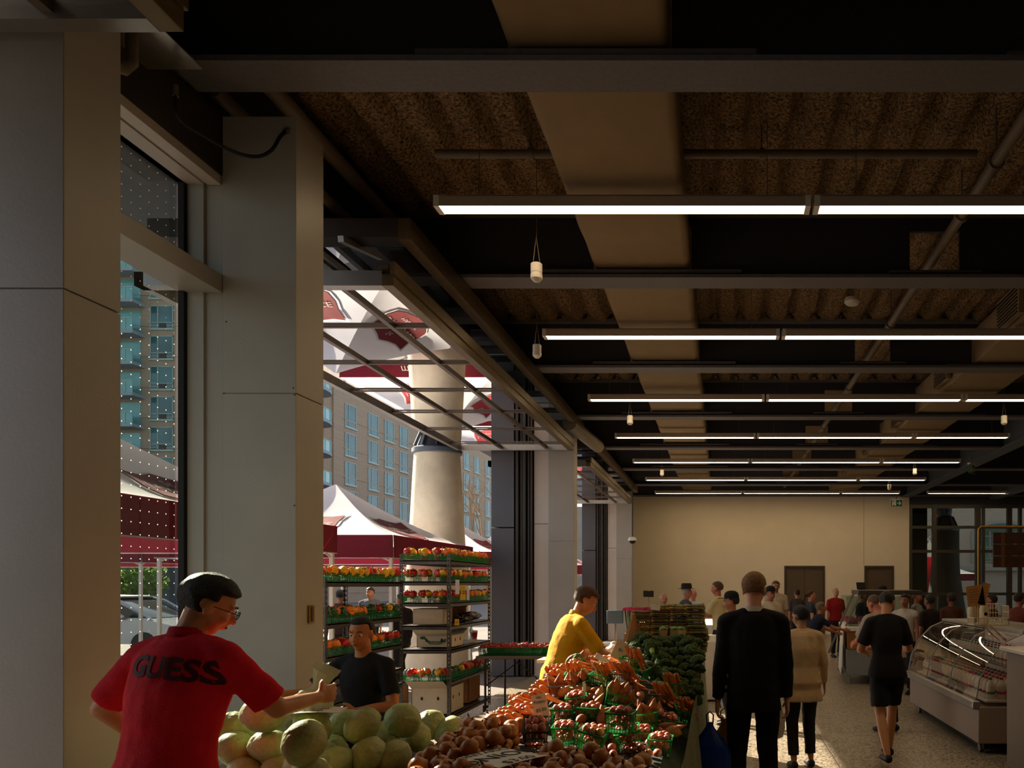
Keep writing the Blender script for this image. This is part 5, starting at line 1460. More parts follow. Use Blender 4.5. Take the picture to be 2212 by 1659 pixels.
# seller's counter with a scale behind the produce
sc = thing('work_table', 'small seller table behind the carrots with the scale', 'table', (0, 0, 0))
MB().box(-1.72, -.95, 7.3, 8.1, 1.02, 1.05).build('table_top', M['white'], sc)
for x in (-1.66, -1.0):
    for y in (7.36, 8.04): MB().tube([(x, y, 0), (x, y, 1.02)], .018, 8).build('leg', M['rack'], sc)
s = thing('weighing_scale', 'grey weighing scale with a dark pan on the seller table', 'scale', (-1.14, 7.6, 1.05))
MB().box(-.14, .14, -.13, .13, .02, .1).build('scale_body', mat('scale_grey', '#8b9499', .4), s, bevel=.01)
MB().box(-.17, .17, -.15, .15, .11, .125).build('pan', M['steel'], s, bevel=.004)
MB().tube([(.1, .1, .05), (.1, .1, .38)], .012, 8).build('mast', M['steel'], s)
MB().box(.02, .18, .08, .13, .32, .45).build('display', mat('scale_blue', '#51708a', .4), s, bevel=.006)
carton(-1.45, 7.75, 1.05, .3, .3, .2, .1, M['box'], 'brown carton on the seller table left of the scale', True, False)
blob('white_bag', 'white plastic bag heap on the seller table beside the asparagus', 'bag', (-1.02, 7.42, 1.12), (.07, .06, .07), M['white'], 12, .6)

# ------------------------------------------------------------------ glass display case with milk at the right
dc = thing('display_case', 'slanted glass dairy display case at the right of the aisle', 'case', (0, 0, 0))
pk = mat('case_body', '#8f7d70', .45, 0, .03, 4)
X0, X1, Y0, Y1 = 2.62, 3.75, 8.0, 10.9
MB().box(X0+.03, X1, Y0, Y1, .12, .50).build('case_base', pk, dc, bevel=.01)
MB().box(X0+.12, X1-.05, Y0+.1, Y1-.1, .05, .12).build('plinth', M['black'], dc)
MB().box(X0-.03, X0+.05, Y0, Y1, .47, .56).build('bumper', M['alu'], dc, bevel=.012)
for x in (X0+.12, X1-.12):
    for y in (Y0+.2, Y1-.2):
        MB().lathe([(.02, -.02), (.045, -.02), (.045, .02), (.02, .02)], 14, 0, Matrix.Translation((x, y, .045)) @ Matrix.Rotation(PI/2, 4, 'Y')).build('caster', M['steel'], dc)
front = [(X0+.01, .56), (X0+.05, .78), (X0+.16, 1.0), (X0+.32, 1.17), (X0+.50, 1.25)]
cg = glass('case_glass', '#e6e0da', .10)
gl = MB()
for j in range(3):
    ya, yb = Y0+(Y1-Y0)*j/3+.006, Y0+(Y1-Y0)*(j+1)/3-.006
    g_ = MB(); n = len(front)
    for x, z in front: g_.v += [(x, ya, z), (x, yb, z)]
    for i in range(n-1): g_.f.append((2*i, 2*i+1, 2*i+3, 2*i+2)); g_.m.append(0)
    g_.build('front_pane', cg, dc, 60)
for y in (Y0+.005, Y1-.005):
    g_ = MB(); g_.v = [(x, y, z) for x, z in front]+[(X1-.05, y, 1.25), (X1-.05, y, .5), (X0+.01, y, .5)]; g_.f = [tuple(range(len(g_.v)))]; g_.m = [0]
    g_.build('end_pane', cg, dc, 0)
MB().box(X0+.48, X1, Y0-.01, Y1+.01, 1.25, 1.285).build('case_top', mat('case_top', '#8a867c', .4, .3), dc, bevel=.005)
MB().box(X1-.05, X1, Y0, Y1, .5, 1.25).build('case_back', M['white_panel'], dc)
MB().box(X0+.12, X1-.06, Y0+.03, Y1-.03, .54, .56).build('case_floor', M['white'], dc)
MB().box(X0+.45, X1-.06, Y0+.04, Y1-.04, .86, .872).build('inner_shelf', cg, dc, 0)
for y in (Y0+.01, Y0+(Y1-Y0)/3, Y0+(Y1-Y0)*2/3, Y1-.01):
    MB().tube([(x-.004, y, z) for x, z in front], .006, 6).build('glass_joint', M['alu'], dc)
MB().box(X1-.3, X1-.26, Y0+.1, Y1-.1, 1.235, 1.25).build('case_lamp', emit('case_lamp', '#fff0d8', 2.0), dc)
# milk jugs and cartons inside
jm = mat('milk_jug_plastic', '#d9d2c4', .45, 0, .02, 10, rand=.05)
capm = {'red': M['bright_red'], 'green': mat('green_cap', '#2b6b45', .5), 'blue': mat('navy_cap', '#27384f', .5)}
jP = {}
for c in capm:
    j = MB().lathe([(.04, 0), (.046, .008), (.046, .12), (.040, .15), (.018, .18), (.016, .195)], 18).build('milk_jug', jm, None, 50)
    MB().lathe([(.019, .19), (.019, .212), (.001, .212)], 14).build('cap', capm[c], j)
    lb_ = MB().lathe([(.0468, .05), (.0468, .075)], 18, closed=False); lb_.build('label_band', capm[c], j); tag(j, c, 'jug'); jP[c] = Proto(j)
R2 = random.Random(21)
for iy in range(22):
    y = Y0+.14+.12*iy
    if y > Y1-.1: break
    for ix in range(4):
        x = X0+.2+.115*ix
        c = R2.choice(['red', 'green', 'blue', 'red'])
        jP[c].put((x, y, .562), (0, 0, R2.uniform(0, 6)), f'{c}-capped milk jug on the floor of the display case', f'{c}-capped milk jugs in the display case', (1, 1, 1.05))
    if iy % 1 == 0:
        for ix in range(3):
            c = R2.choice(['red', 'green', 'blue'])
            jP[c].put((X0+.55+.13*ix, y, .874), (0, 0, R2.uniform(0, 6)), f'small {c}-capped milk jug on the glass shelf of the display case', f'small {c}-capped jugs on the case shelf', (.85, .85, .8))
# on top of the case: two cream bottles, wire basket, paper bags, cardboard signs
botm = mat('cream_bottle', '#c8b391', .5, 0, .05, 8)
for i, (x, y, lb) in enumerate(((3.02, 9.35, 'left cream bottle in the wire basket on the case'), (3.12, 9.22, 'right cream bottle with a round mark in the wire basket'))):
    t = thing('milk_bottle', lb, 'bottle', (x, y, 1.30))
    MB().lathe([(.05, 0), (.056, .01), (.056, .16), (.045, .21), (.024, .25), (.022, .285), (.001, .285)], 22).build('bottle_body', botm, t, 50)
    if i: MB().lathe([(.001, 0), (.02, 0)], 16, 0, Matrix.Translation((0, -.058, .11)) @ Matrix.Rotation(PI/2, 4, 'X')).build('round_mark', M['ink'], t)
wbk = thing('wire_basket', 'cream plastic wire basket standing on the display case', 'basket', (3.16, 9.2, 1.287))
f = MB()
def grid(mb, o, u, v, nu, nv, r=.004):
    o, u, v = Vector(o), Vector(u), Vector(v)
    for i in range(nu+1): mb.tube([o+u*i/nu, o+u*i/nu+v], r, 5)
    for i in range(nv+1): mb.tube([o+v*i/nv, o+v*i/nv+u], r*1.3, 5)
grid(f, (-.2, -.12, .0), (.4, 0, 0), (0, 0, .08), 12, 1); grid(f, (-.2, .12, 0), (.4, 0, 0), (0, 0, .08), 12, 1)
grid(f, (.2, -.12, 0), (0, .24, 0), (0, 0, .22), 7, 3); grid(f, (-.2, -.12, 0), (0, .24, 0), (0, 0, .08), 7, 1); grid(f, (-.2, -.12, 0), (.4, 0, 0), (0, .24, 0), 8, 4)
grid(f, (.0, .12, .08), (.2, 0, 0), (0, 0, .16), 6, 3)
f.build('wires', mat('cream_wire', '#cfc0a2', .5), wbk)
kraft = mat('kraft_paper', '#9c6c3a', .85, 0, .05, 12)
for i, (x, y) in enumerate(((3.42, 8.62), (3.53, 8.55), (3.6, 8.75))):
    t = thing('paper_bag', ['kraft coffee bag leftmost on the display case', 'kraft coffee bag second on the display case', 'kraft coffee bag behind at the right end of the case'][i], 'bag', (x, y, 1.287), .3*i)
    MB().rings([[Vector((a*w_, b_*d_, z)) for a, b_ in ((-1, -1), (1, -1), (1, 1), (-1, 1))] for z, w_, d_ in ((0, .04, .028), (.02, .043, .03), (.14, .041, .026), (.19, .042, .006), (.215, .040, .003))]).build('bag_body', kraft, t, 20)
    MB().box(-.025, .025, -.034, -.0305, .04, .09).build('bag_label', M['frame'], t)
for i, (px, py, w_, h, ry) in enumerate(((2107, 1287, .20, .24, -.12), (2126, 1283, .09, .26, .25))):
    t = thing('cardboard_sign', ['square kraft card with lines of writing above the bottles', 'narrow tilted kraft card beside the square one'][i], 'sign', W(px, py, 9.1))
    t.rotation_euler = (0, ry, 0)
    MB().box(-w_/2, w_/2, -.003, .003, -h/2, h/2).build('card', kraft, t, 0)
    s_ = MB()
    for k in range(6): s_.box(-w_*.36, w_*(.2+.1*(k % 3)), -.0045, -.003, h*.3-k*h*.12, h*.3-k*h*.12+.005)
    s_.build('writing_line', M['frame'], t, 0); t.children[-1]['kind'] = 'stuff'
for i in range(2):
    t = thing('hanging_price_strip', ['kraft price strip hanging on the case glass, left one', 'kraft price strip hanging on the case glass, right one'][i], 'sign', (3.02+.03*i, 8.72-.16*i, 1.22), 0)
    t.rotation_euler = (0, .75, 0)
    MB().box(-.13, .13, -.035, .035, 0, .004).build('card', kraft, t, 0)
# white serving counter in the near right corner
svc = thing('service_counter', 'pale serving counter rising at the right edge of the picture', 'counter', (0, 0, 0))
MB().box(2.75, 4.6, 5.2, 7.5, 0, 1.12).build('counter_body', mat('counter_panel', '#84756b', .5, 0, .03, 3), svc, bevel=.02)
MB().box(2.70, 4.65, 5.15, 7.55, 1.12, 1.16).build('counter_top', M['white_panel'], svc, bevel=.008)

# brass frame with hanging wooden board
br_ = mat('brass_pipe', '#8d6a2c', .35, .8)
p = W(2114, 1264, 9.9)
t = thing('brass_stand', 'tall brass pipe frame over the display case', 'frame', (0, 0, 0))
xa = (2114-CX)*9.9/F; zt_ = EH-(1138-CY)*9.9/F
MB().tube([(xa, 9.9, 1.287), (xa, 9.9, zt_-.03), (xa+.03, 9.9, zt_), (xa+1.6, 9.9, zt_)], .016, 10).build('pipe_frame', br_, t)
MB().tube([(xa+.86, 9.9, zt_), (xa+.86, 9.9, zt_-.1)], .006, 6).build('hook', br_, t)
sb = thing('wooden_board', 'dark slatted wooden board hanging from the brass frame', 'sign', (xa+.5, 9.88, 0))
dw = mat('dark_stained_wood', '#3a1c0c', .55, 0, .25, 12, .2, 30)
x_l = (2145-CX)*9.88/F-(xa+.5); z_t = EH-(1150-CY)*9.88/F; z_b = EH-(1226-CY)*9.88/F; hh = (z_t-z_b)/3
for k in range(3): MB().box(x_l, x_l+1.3, -.012, .012, z_b+hh*k+.003, z_b+hh*(k+1)-.003).build('board', dw, sb, 0)
MB().box(x_l+.10, x_l+.14, -.03, -.012, z_b, z_t).build('batten', mat('brown_batten', '#5a3514', .6), sb, 0)
MB().tube([(.36, 0, z_t), (.36, 0, z_t+.06)], .005, 6).build('hook', br_, sb)

# meat fridge in the middle distance
fr = thing('chilled_counter', 'open chilled counter with white cloth poster in the middle distance', 'counter', (2.62, 14.6, 0), -.10)
lg = mat('light_grey_metal', '#8b8f91', .4, .3)
MB().box(-.32, .95, -.9, .9, .16, .62).build('counter_body', lg, fr, bevel=.01)
MB().box(-.35, 1.0, -.95, .95, .94, 1.02).build('tray_rim', M['white'], fr, bevel=.01)
MB().box(-.30, .95, -.92, .92, .62, .94).build('tray_side', mat('tan_panel', '#8a5f2f', .6), fr, bevel=.01)
for sx in (-.28, .9):
    for sy in (-.85, .85): MB().box(sx-.03, sx+.03, sy-.03, sy+.03, 0, .16).build('foot', lg, fr)
po = MB().add([(-.362, -.9, .92), (-.362, .1, .93), (-.40, .1, .2), (-.40, -.9, .18), (-.365, -.9, .92), (-.365, .1, .93), (-.403, .1, .2), (-.403, -.9, .18)], [(0, 1, 2, 3), (7, 6, 5, 4)]).build('poster', M['card'], fr, 0)
RR = random.Random(3); bs = MB()
for k in range(9):
    z = .86-.075*k; bs.bar((-.408+.0-(.92-z)*.045, -.45+RR.uniform(-.06, .06), z), (-.408-(.92-z)*.045, -.45+RR.uniform(-.08, .08), z-.05), .006, .025+.02*RR.random())
bs.build('brush_mark', M['ink'], po)
for y in (-.84, .84): MB().box(-.31, .9, y-.01, y+.01, 1.02, 1.55).build('side_glass', M['glass'], fr, 0)
for y in (-.84, .84):
    MB().bar((-.32, y, 1.02), (-.05, y, 1.6), .03, .03).build('glass_post', M['alu'], fr)
MB().bar((-.62, -.86, .55), (-.2, -.86, 1.58), .035, .035).build('lifted_arm', M['alu'], fr)
MB().box(-.1, 1.0, -.9, .9, 1.58, 1.66).build('canopy_top', M['frame'], fr, bevel=.01)
pkm = mat('meat_pack', '#a3505c', .4, 0, .25, 20, rand=.25)
mp_ = link('meat_pack', MB().box(-.08, .08, -.012, .012, 0, .12).mesh('meat_pack', pkm, 0)); tag(mp_, 'pack', 'package')
MB().box(-.084, .084, -.016, -.012, 0, .03).build('tray_edge', M['white'], mp_, 0); mpP = Proto(mp_)
Rm = Matrix.Translation(fr.location) @ Matrix.Rotation(-.10, 4, 'Z')
for i in range(14):
    for j in range(4):
        q = Rm @ Vector((-.18+.27*j, -.78+.115*i, 1.022)); mpP.put(q, (-.35, 0, -.10), 'pink wrapped meat pack standing in the chilled counter', 'meat packs in the chilled counter')
t = thing('tablet', 'small black tablet on a stand on the chilled counter', 'tablet', (2.75, 15.2, 1.66), .2); MB().box(-.09, .09, -.005, .005, .02, .15, 0, Matrix.Rotation(-.3, 4, 'X')).build('screen', M['black'], t); MB().box(-.06, .06, -.03, .06, 0, .02).build('stand', M['black'], t)
# kick scooter parked by the woman in jeans
t = thing('kick_scooter', 'red and silver kick scooter standing in the aisle', 'scooter', (1.66, 15.1, 0), .2)
MB().tube([(0, 0, .12), (.0, .02, .75)], .014, 8).build('stem', M['bright_red'], t); MB().tube([(0, .02, .75), (0, .03, .98)], .012, 8).build('upper_stem', M['alu'], t)
MB().tube([(-.18, .03, .98), (.18, .03, .98)], .014, 8).build('handlebar', M['black'], t)
MB().box(-.06, .06, -.5, -.05, .07, .1).build('deck', M['black'], t)
for y in (.02, -.55): MB().lathe([(.02, -.018), (.06, -.018), (.065, 0), (.06, .018), (.02, .018)], 18, 0, Matrix.Translation((0, y, .066)) @ Matrix.Rotation(PI/2, 4, 'Y')).build('wheel', M['black'], t)
# white draped stalls further down on the left of the aisle
dr = mat('white_drape', '#cbbfae', .85, 0, .05, 5, .3, 8)
for i, (x0, x1, y0, y1, lb) in enumerate(((-1.5, -.02, 11.7, 13.4, 'white draped market table just beyond the asparagus'), (-1.9, .1, 16.6, 19.6, 'farther white draped market table in the aisle'))):
    c = MB(); n = 60; per = []
    for k in range(n): 
        f_ = k/n*4; s_ = int(f_); u = f_-s_
        cs = [(x0, y0), (x1, y0), (x1, y1), (x0, y1)]; a, b_ = cs[s_], cs[(s_+1) % 4]; per.append((a[0]+(b_[0]-a[0])*u, a[1]+(b_[1]-a[1])*u))
    cxm, cym = (x0+x1)/2, (y0+y1)/2
    rg = []
    for z in (.03, .45, .86, .9):
        rg.append([Vector((x+(.03*math.sin(k*2.2)*(.9-z)*(1 if x > cxm else -1)), y+.03*math.cos(k*2.7)*(.9-z), z)) for k, (x, y) in enumerate(per)])
    tag(c.rings(rg).build('draped_table', dr, None, 50), lb, 'table')
R3 = random.Random(8)
gv = mat('mixed_greens', '#9db36a', .7, 0, .3, 12, .3, 20, rand=.4)
for i in range(16):
    o = blob('leafy_bunch', 'pale leafy bunch on the draped table beyond the asparagus', 'vegetable', (-1.4+.13*(i % 8), 12.1+.8*(i//8), .96), (.07, .08, .07), gv, i, .4, 3, i); o['group'] = 'leafy bunches'
# ------------------------------------------------------------------ people
def V(*a): return Vector(a)
SK = {}
def skin(c):
    if c not in SK: SK[c] = mat('skin_'+c.strip('#'), c, .5, 0, .05, 10, .08, 120, sss=.12, spec=.35)
    return SK[c]
CL = {}
def cloth(c, rough=.85, name='cloth'):
    k = name+c
    if k not in CL: CL[k] = mat(name+'_'+c.strip('#'), c, rough, 0, .08, 9, .25, 160, spec=.2)
    return CL[k]
def hair_mat(c):
    k = 'hair'+c
    if k not in CL:
        CL[k] = mat('hair_'+c.strip('#'), c, .55, 0, .25, 60, 1.0, 220, spec=.35)
    return CL[k]
def person(label, pos, head, H=1.72, vox=.012, skinc='#8a5a3c', lean=0, side=0, twist=0, arms=None, feet=None, hyaw=0, hpitch=0, hroll=0,
           top=('tee', '#222222', .45), bottom=('trousers', '#222222'), hair=('short', '#1a120c'), shoes='#1c1a19', bulk=1.0, glasses=False, handpose=(.5, .5), group=None, female=False, hem=.90, collar=None):
    k = H/1.75; vox *= 1
    t = thing('person', label, 'person', pos, head, group)
    RX = Matrix.Rotation(-lean, 3, 'X') @ Matrix.Rotation(side, 3, 'Y'); TZ = Matrix.Rotation(twist, 3, 'Z'); hipc = V(0, 0, .95)
    def U(p): return (hipc+RX @ (TZ @ (Vector(p)-hipc)))*k
    def D(v): return RX @ (TZ @ Vector(v))
    shw = (.165 if female else .185)
    arms = arms or (((-.12, 0, -1), (-.05, .12, -1)), ((.12, 0, -1), (.05, .12, -1)))
    feet = feet or ((-.10, 0, 0), (.10, .05, 0))
    A = []
    for s, (d1, d2) in zip((-1, 1), arms):
        sh = U((s*shw, 0, 1.395)); e = sh+Vector(d1).normalized()*.285*k; w_ = e+Vector(d2).normalized()*.245*k
        A.append((sh, e, w_, Vector(d2).normalized()))
    Lg = []
    for s, f in zip((-1, 1), feet):
        hp = V(s*.09, 0, .92)*k; an = V(f[0], f[1], .085+f[2])*k
        L1, L2 = .44*k, .415*k; d = an-hp; dl = min(d.length, (L1+L2)*.999)
        an = hp+d.normalized()*dl
        a_ = (L1*L1-L2*L2+dl*dl)/(2*dl); h = math.sqrt(max(0, L1*L1-a_*a_))
        fw = V(0, 1, 0); fw = (fw-d.normalized()*fw.dot(d.normalized())).normalized()
        Lg.append((hp, hp+d.normalized()*a_+fw*h, an))
    nb = U((0, -.005, 1.47))
    HR = Matrix.Rotation(hyaw, 3, 'Z') @ Matrix.Rotation(-hpitch, 3, 'X') @ Matrix.Rotation(hroll, 3, 'Y')
    hc = nb+(RX @ V(0, .0, .05)*.6+HR @ V(0, .022, .115)+V(0, 0, .0))*k
    def Hd(p): return hc+HR @ (Vector(p)*k)
    H4 = HR.to_4x4()
    # --- skin body, one surface
    b = MB()
    def torso(mb, g, z0=.90, z1=1.50, bk=1.0):
        if female: prof = [(.84, .145, .105), (.92, .172, .120), (1.0, .150, .105), (1.08, .128, .092), (1.18, .138, .108), (1.27, .148, .125), (1.35, .145, .108), (1.41, .130, .085), (1.455, .085, .062), (1.49, .055, .052)]
        else: prof = [(.84, .150, .105), (.92, .168, .118), (1.0, .158, .112), (1.08, .152, .108), (1.18, .162, .116), (1.27, .174, .124), (1.35, .174, .112), (1.41, .150, .090), (1.455, .098, .068), (1.49, .062, .058)]
        secs = []
        for z, rx, ry in prof:
            if z < z0-.001 or z > z1: continue
            q = 0 if z <= .95 else 1
            c = U((0, .008*(z > 1.2)-.01*(z > 1.38), z)) if q else V(0, 0, z)*k
            ax = (D((1, 0, 0)) if q else V(1, 0, 0))*(rx*bk+g)*k; ay = (D((0, 1, 0)) if q else V(0, 1, 0))*(ry*bk+g)*k
            secs.append((c, ax, ay))
        mb.loft(secs, 20)
        for s, (sh, e, w_, d) in zip((-1, 1), A):
            mb.caps(U((s*.05, -.01, 1.435)), sh, (.048+g*.8)*k, (.050*bk+g*.8)*k, 12)
    torso(b, -.012, .86, 1.5, bulk)
    for sh, e, w_, d in A:
        b.caps(sh, e, .047*k*bulk, .037*k*bulk, 12); b.caps(e, (e*.45+w_*.55), .037*k*bulk, .034*k, 12); b.caps(e*.45+w_*.55, w_, .034*k, .024*k, 12)
    for hp, kn, an in Lg:
        b.caps(hp, kn, .080*k, .052*k, 14); b.caps(kn, kn*.6+an*.4, .050*k, .054*k, 12); b.caps(kn*.6+an*.4, an, .052*k, .033*k, 12)
        b.caps(an+V(0, -.02, -.03)*k, an+V(0, .13, -.05)*k, .032*k, .024*k, 10)
    # neck and head
    b.caps(nb-V(0, 0, .03)*k, Hd((0, -.02, -.04)), .056*k, .050*k, 14)
    b.ell(Hd((0, -.012, .032)), (.073*k, .092*k, .083*k), 22, 0, H4)
    b.ell(Hd((0, .022, -.02)), (.060*k, .066*k, .085*k), 22, 0, H4)
    b.ell(Hd((0, .044, -.082)), (.030*k, .028*k, .024*k), 14, 0, H4)
    jw = .9 if female else 1.0
    b.ell(Hd((0, .018, -.060)), (.050*jw*k, .052*k, .042*k), 16, 0, H4)
    b.caps(Hd((0, .084, .010)), Hd((0, .104, -.026)), .008*k, .013*k, 10)
    for s in (-1, 1):
        b.ell(Hd((s*.012, .096, -.030)), (.009*k, .009*k, .008*k), 8, 0, H4)
        b.ell(Hd((s*.074, -.005, -.006)), (.010*k, .020*k, .033*k), 12, 0, H4)
        b.ell(Hd((s*.033, .060, -.028)), (.024*k, .022*k, .022*k), 12, 0, H4)
        b.caps(Hd((s*.014, .084, .030)), Hd((s*.048, .070, .028)), .009*k, .008*k, 8)
    b.ell(Hd((0, .082, -.050)), (.024*k, .012*k, .008*k), 12, 0, H4); b.ell(Hd((0, .080, -.062)), (.020*k, .012*k, .008*k), 12, 0, H4)
    # hands
    for i, ((sh, e, w_, d), s) in enumerate(zip(A, (-1, 1))):
        c = handpose[i]
        # palm normal faces the body / down
        inw = V(-s, 0, 0); 
        if abs(d.dot(inw)) > .8: inw = V(0, 0, -1)
        n = (inw-d*inw.dot(d)).normalized(); sd = d.cross(n).normalized()*(1 if s < 0 else -1)
        pe = w_+d*.085*k
        b.loft([(w_-d*.01*k, sd*.024*k, n*.019*k), (w_+d*.02*k, sd*.030*k, n*.017*k), (w_+d*.06*k, sd*.042*k, n*.016*k), (pe, sd*.042*k, n*.014*k), (pe+d*.008*k, sd*.036*k, n*.010*k)], 14)
        for j, (off, ln) in enumerate(((-.030, .068), (-.010, .078), (.011, .073), (.031, .056))):
            p0 = pe+sd*off*k; a = .35*c; d1 = (d*math.cos(a)+n*math.sin(a)+sd*off*1.5).normalized(); p1 = p0+d1*ln*.45*k
            a2 = 1.1*c+.1; d2 = (d*math.cos(a2)+n*math.sin(a2)+sd*off*1.5).normalized(); p2 = p1+d2*ln*.33*k
            a3 = 2.0*c+.15; d3 = (d*math.cos(a3)+n*math.sin(a3)).normalized(); p3 = p2+d3*ln*.26*k
            b.tube([p0-d1*.01*k, p0, p1, p2, p3, p3+d3*.004*k], [.0095*k, .0095*k, .009*k, .008*k, .0068*k, .003*k], 9)
        tb0 = w_+d*.025*k-sd*.028*k; td = (d*.6-sd*.7+n*.35).normalized(); td2 = (d*.85-sd*.2+n*.4).normalized()
        b.tube([tb0-td*.01*k, tb0, tb0+td*.035*k, tb0+td*.035*k+td2*.028*k, tb0+td*.035*k+td2*.034*k], [.013*k, .013*k, .011*k, .009*k, .004*k], 9)
    link('body', remesh(b, vox, 3), t).data.materials.append(skin(skinc))
    # --- clothes
    def part(name, mb, m, fold=.012, smooth=6):
        me = remesh(mb, max(vox, .009), smooth, fold*k); me.materials.append(m); return link(name, me, t)
    kind, c, sl = top[:3]
    tm = cloth(c); g = .012 if kind == 'tee' else .02
    m = MB(); torso(m, g, hem+.02, 1.46, bulk)
    # hem ring
    zc_ = hem; q_ = [(zc_, .176 if not female else .180, .128), (hem+.06, .170, .122), (hem+.14, .150, .104)]
    m.loft([((V(0, 0, z) if z < .95 else (hipc+RX @ (TZ @ (V(0, 0, z)-hipc))))*k, (V(1, 0, 0) if z < .95 else D((1, 0, 0)))*(rx*bulk+g)*k, (V(0, 1, 0) if z < .95 else D((0, 1, 0)))*(ry*bulk+g)*k) for z, rx, ry in q_], 20)
    for sh, e, w_, d in A:
        r0 = (.058 if kind == 'tee' else .061)*bulk
        if sl <= 1:
            q = sh.lerp(e, sl); m.tube([sh-(e-sh).normalized()*.02, sh, sh.lerp(e, sl*.5), q], [.05*k, r0*k, (r0+.001)*k, (r0+.004)*k], 16)
        else:
            m.caps(sh, e, r0*k, .052*k*bulk, 14); q = e.lerp(w_, sl-1)
            m.tube([e-(w_-e).normalized()*.03, e, e.lerp(q, .5), q], [.035*k, .051*k*bulk, .046*k, .040*k], 14)
    if collar != 'low':
        m.loft([(nb-RX @ V(0, 0, .035)*k, D((1, 0, 0))*.085*k, D((0, 1, 0))*.07*k), (nb+RX @ V(0, .0, .008)*k, D((1, 0, 0))*.064*k, D((0, 1, 0))*.06*k), (nb+RX @ V(0, .004, .02)*k, D((1, 0, 0))*.060*k, D((0, 1, 0))*.057*k)], 16)
    shirt = part({'tee': 'shirt', 'jacket': 'jacket', 'cardigan': 'cardigan'}.get(kind, 'shirt'), m, tm, .014)
    if collar and collar != 'low':
        cr_ = MB(); cr_.loft([(nb+RX @ V(0, 0, .0)*k, D((1, 0, 0))*.068*k, D((0, 1, 0))*.066*k), (nb+RX @ V(0, .002, .035)*k, D((1, 0, 0))*.064*k, D((0, 1, 0))*.061*k)], 18)
        cr_.build('collar', cloth(collar), t, 60)
    kind, c = bottom[:2]; bm_ = cloth(c); m = MB()
    fr_ = bottom[2] if len(bottom) > 2 else 1.0
    m.loft([(V(0, 0, z)*k, V(1, 0, 0)*rx*k*bulk, V(0, 1, 0)*ry*k*bulk) for z, rx, ry in ((.80, .16, .11), (.88, .172, .122), (.95, .158, .112), (1.02, .14, .10))], 20)
    for hp, kn, an in Lg:
        if kind == 'shorts':
            q = hp.lerp(kn, .82); m.tube([hp+V(0, 0, .03)*k, hp, q], [.07*k, .098*k, .088*k], 16)
        else:
            m.caps(hp, kn, .096*k, .070*k, 16); q = kn.lerp(an, .96*fr_+(0 if fr_ < 1 else 0))
            m.tube([kn-(an-kn).normalized()*.04, kn, kn.lerp(q, .5), q], [.05*k, .069*k, .062*k, .060*k], 16)
    part(kind, m, bm_, .014)
    for hp, kn, an in Lg:
        m = MB(); f = an+V(0, 0, -.085)*k
        m.loft([(f+V(0, -.075, .045)*k, V(.026, 0, 0)*k, V(0, 0, .030)*k), (f+V(0, -.04, .045)*k, V(.038, 0, 0)*k, V(0, 0, .043)*k), (f+V(0, .04, .042)*k, V(.042, 0, 0)*k, V(0, 0, .040)*k), (f+V(0, .11, .032)*k, V(.045, 0, 0)*k, V(0, 0, .030)*k), (f+V(0, .165, .024)*k, V(.036, 0, 0)*k, V(0, 0, .022)*k), (f+V(0, .185, .022)*k, V(.018, 0, 0)*k, V(0, 0, .012)*k)], 14)
        m.build('shoe', cloth(shoes, .5), t, 80)
    # --- hair / hats
    st, hcn = hair[:2]
    hm_ = hair_mat(hcn)
    def cap_shape(front=.25, low=-.30, thick=.012, back=0.0, seed=0):
        m = MB(); n, mm = 30, 20; rg = []
        for i in range(mm+1):
            th = PI*i/mm; ring = []
            for j in range(n):
                ph = 2*PI*j/n; d = V(math.sin(th)*math.cos(ph), math.sin(th)*math.sin(ph), math.cos(th))
                face = d.y > .30 and d.z < front
                ear = abs(d.x) > .80 and d.z < -.12 and d.y > -.35
                lowc = d.z < low+(.25 if d.y > 0 else -.35)
                r = 1.0+thick/.08+.04*nz(d, 6, seed)+.03*nz(d, 17, seed)
                if face or lowc or ear: r = .80
                p = V(d.x*.075, d.y*.094-.012, d.z*.085+.032)*1.0
                ring.append(Hd(V(0, -.012, .032)+(p-V(0, -.012, .032))*r))
            rg.append(ring)
        return m.rings(rg)
    if st == 'short': part('hair', cap_shape(.42, -.28, .013), hm_, .006, 2)
    elif st == 'full': part('hair', cap_shape(.40, -.40, .014), hm_, .012, 2)
    elif st == 'thin':
        part('hair', cap_shape(.95, -.25, .006), hm_, .004, 2)
    elif st in ('tied', 'pony', 'bun'):
        m = cap_shape(.48, -.35, .009)
        m.ell(Hd((0, -.105, .0 if st == 'tied' else .03)), (.028*k, .028*k, .03*k), 12, 0, H4)
        if st == 'pony': m.tube([Hd((0, -.10, .05)), Hd((0, -.145, .03)), Hd((0, -.155, -.06)), Hd((0, -.145, -.17))], [.016*k, .026*k, .028*k, .008*k], 12)
        if st == 'tied': m.tube([Hd((0, -.10, .0)), Hd((0, -.11, -.06)), Hd((0, -.10, -.12))], [.018*k, .022*k, .008*k], 12)
        part('hair', m, hm_, .006, 2)
    elif st == 'long':
        m = cap_shape(.40, -.5, .014)
        m.loft([(Hd((0, -.05, .0)), HR @ V(.085, 0, 0)*k, HR @ V(0, .06, 0)*k), (Hd((0, -.06, -.1)), HR @ V(.085, 0, 0)*k, HR @ V(0, .05, 0)*k), (Hd((0, -.07, -.2)), HR @ V(.08, 0, 0)*k, HR @ V(0, .04, 0)*k), (Hd((0, -.07, -.25)), HR @ V(.05, 0, 0)*k, HR @ V(0, .02, 0)*k)], 18)
        part('hair', m, hm_, .010, 2)
    elif st == 'bob':
        m = cap_shape(.40, -.55, .018)
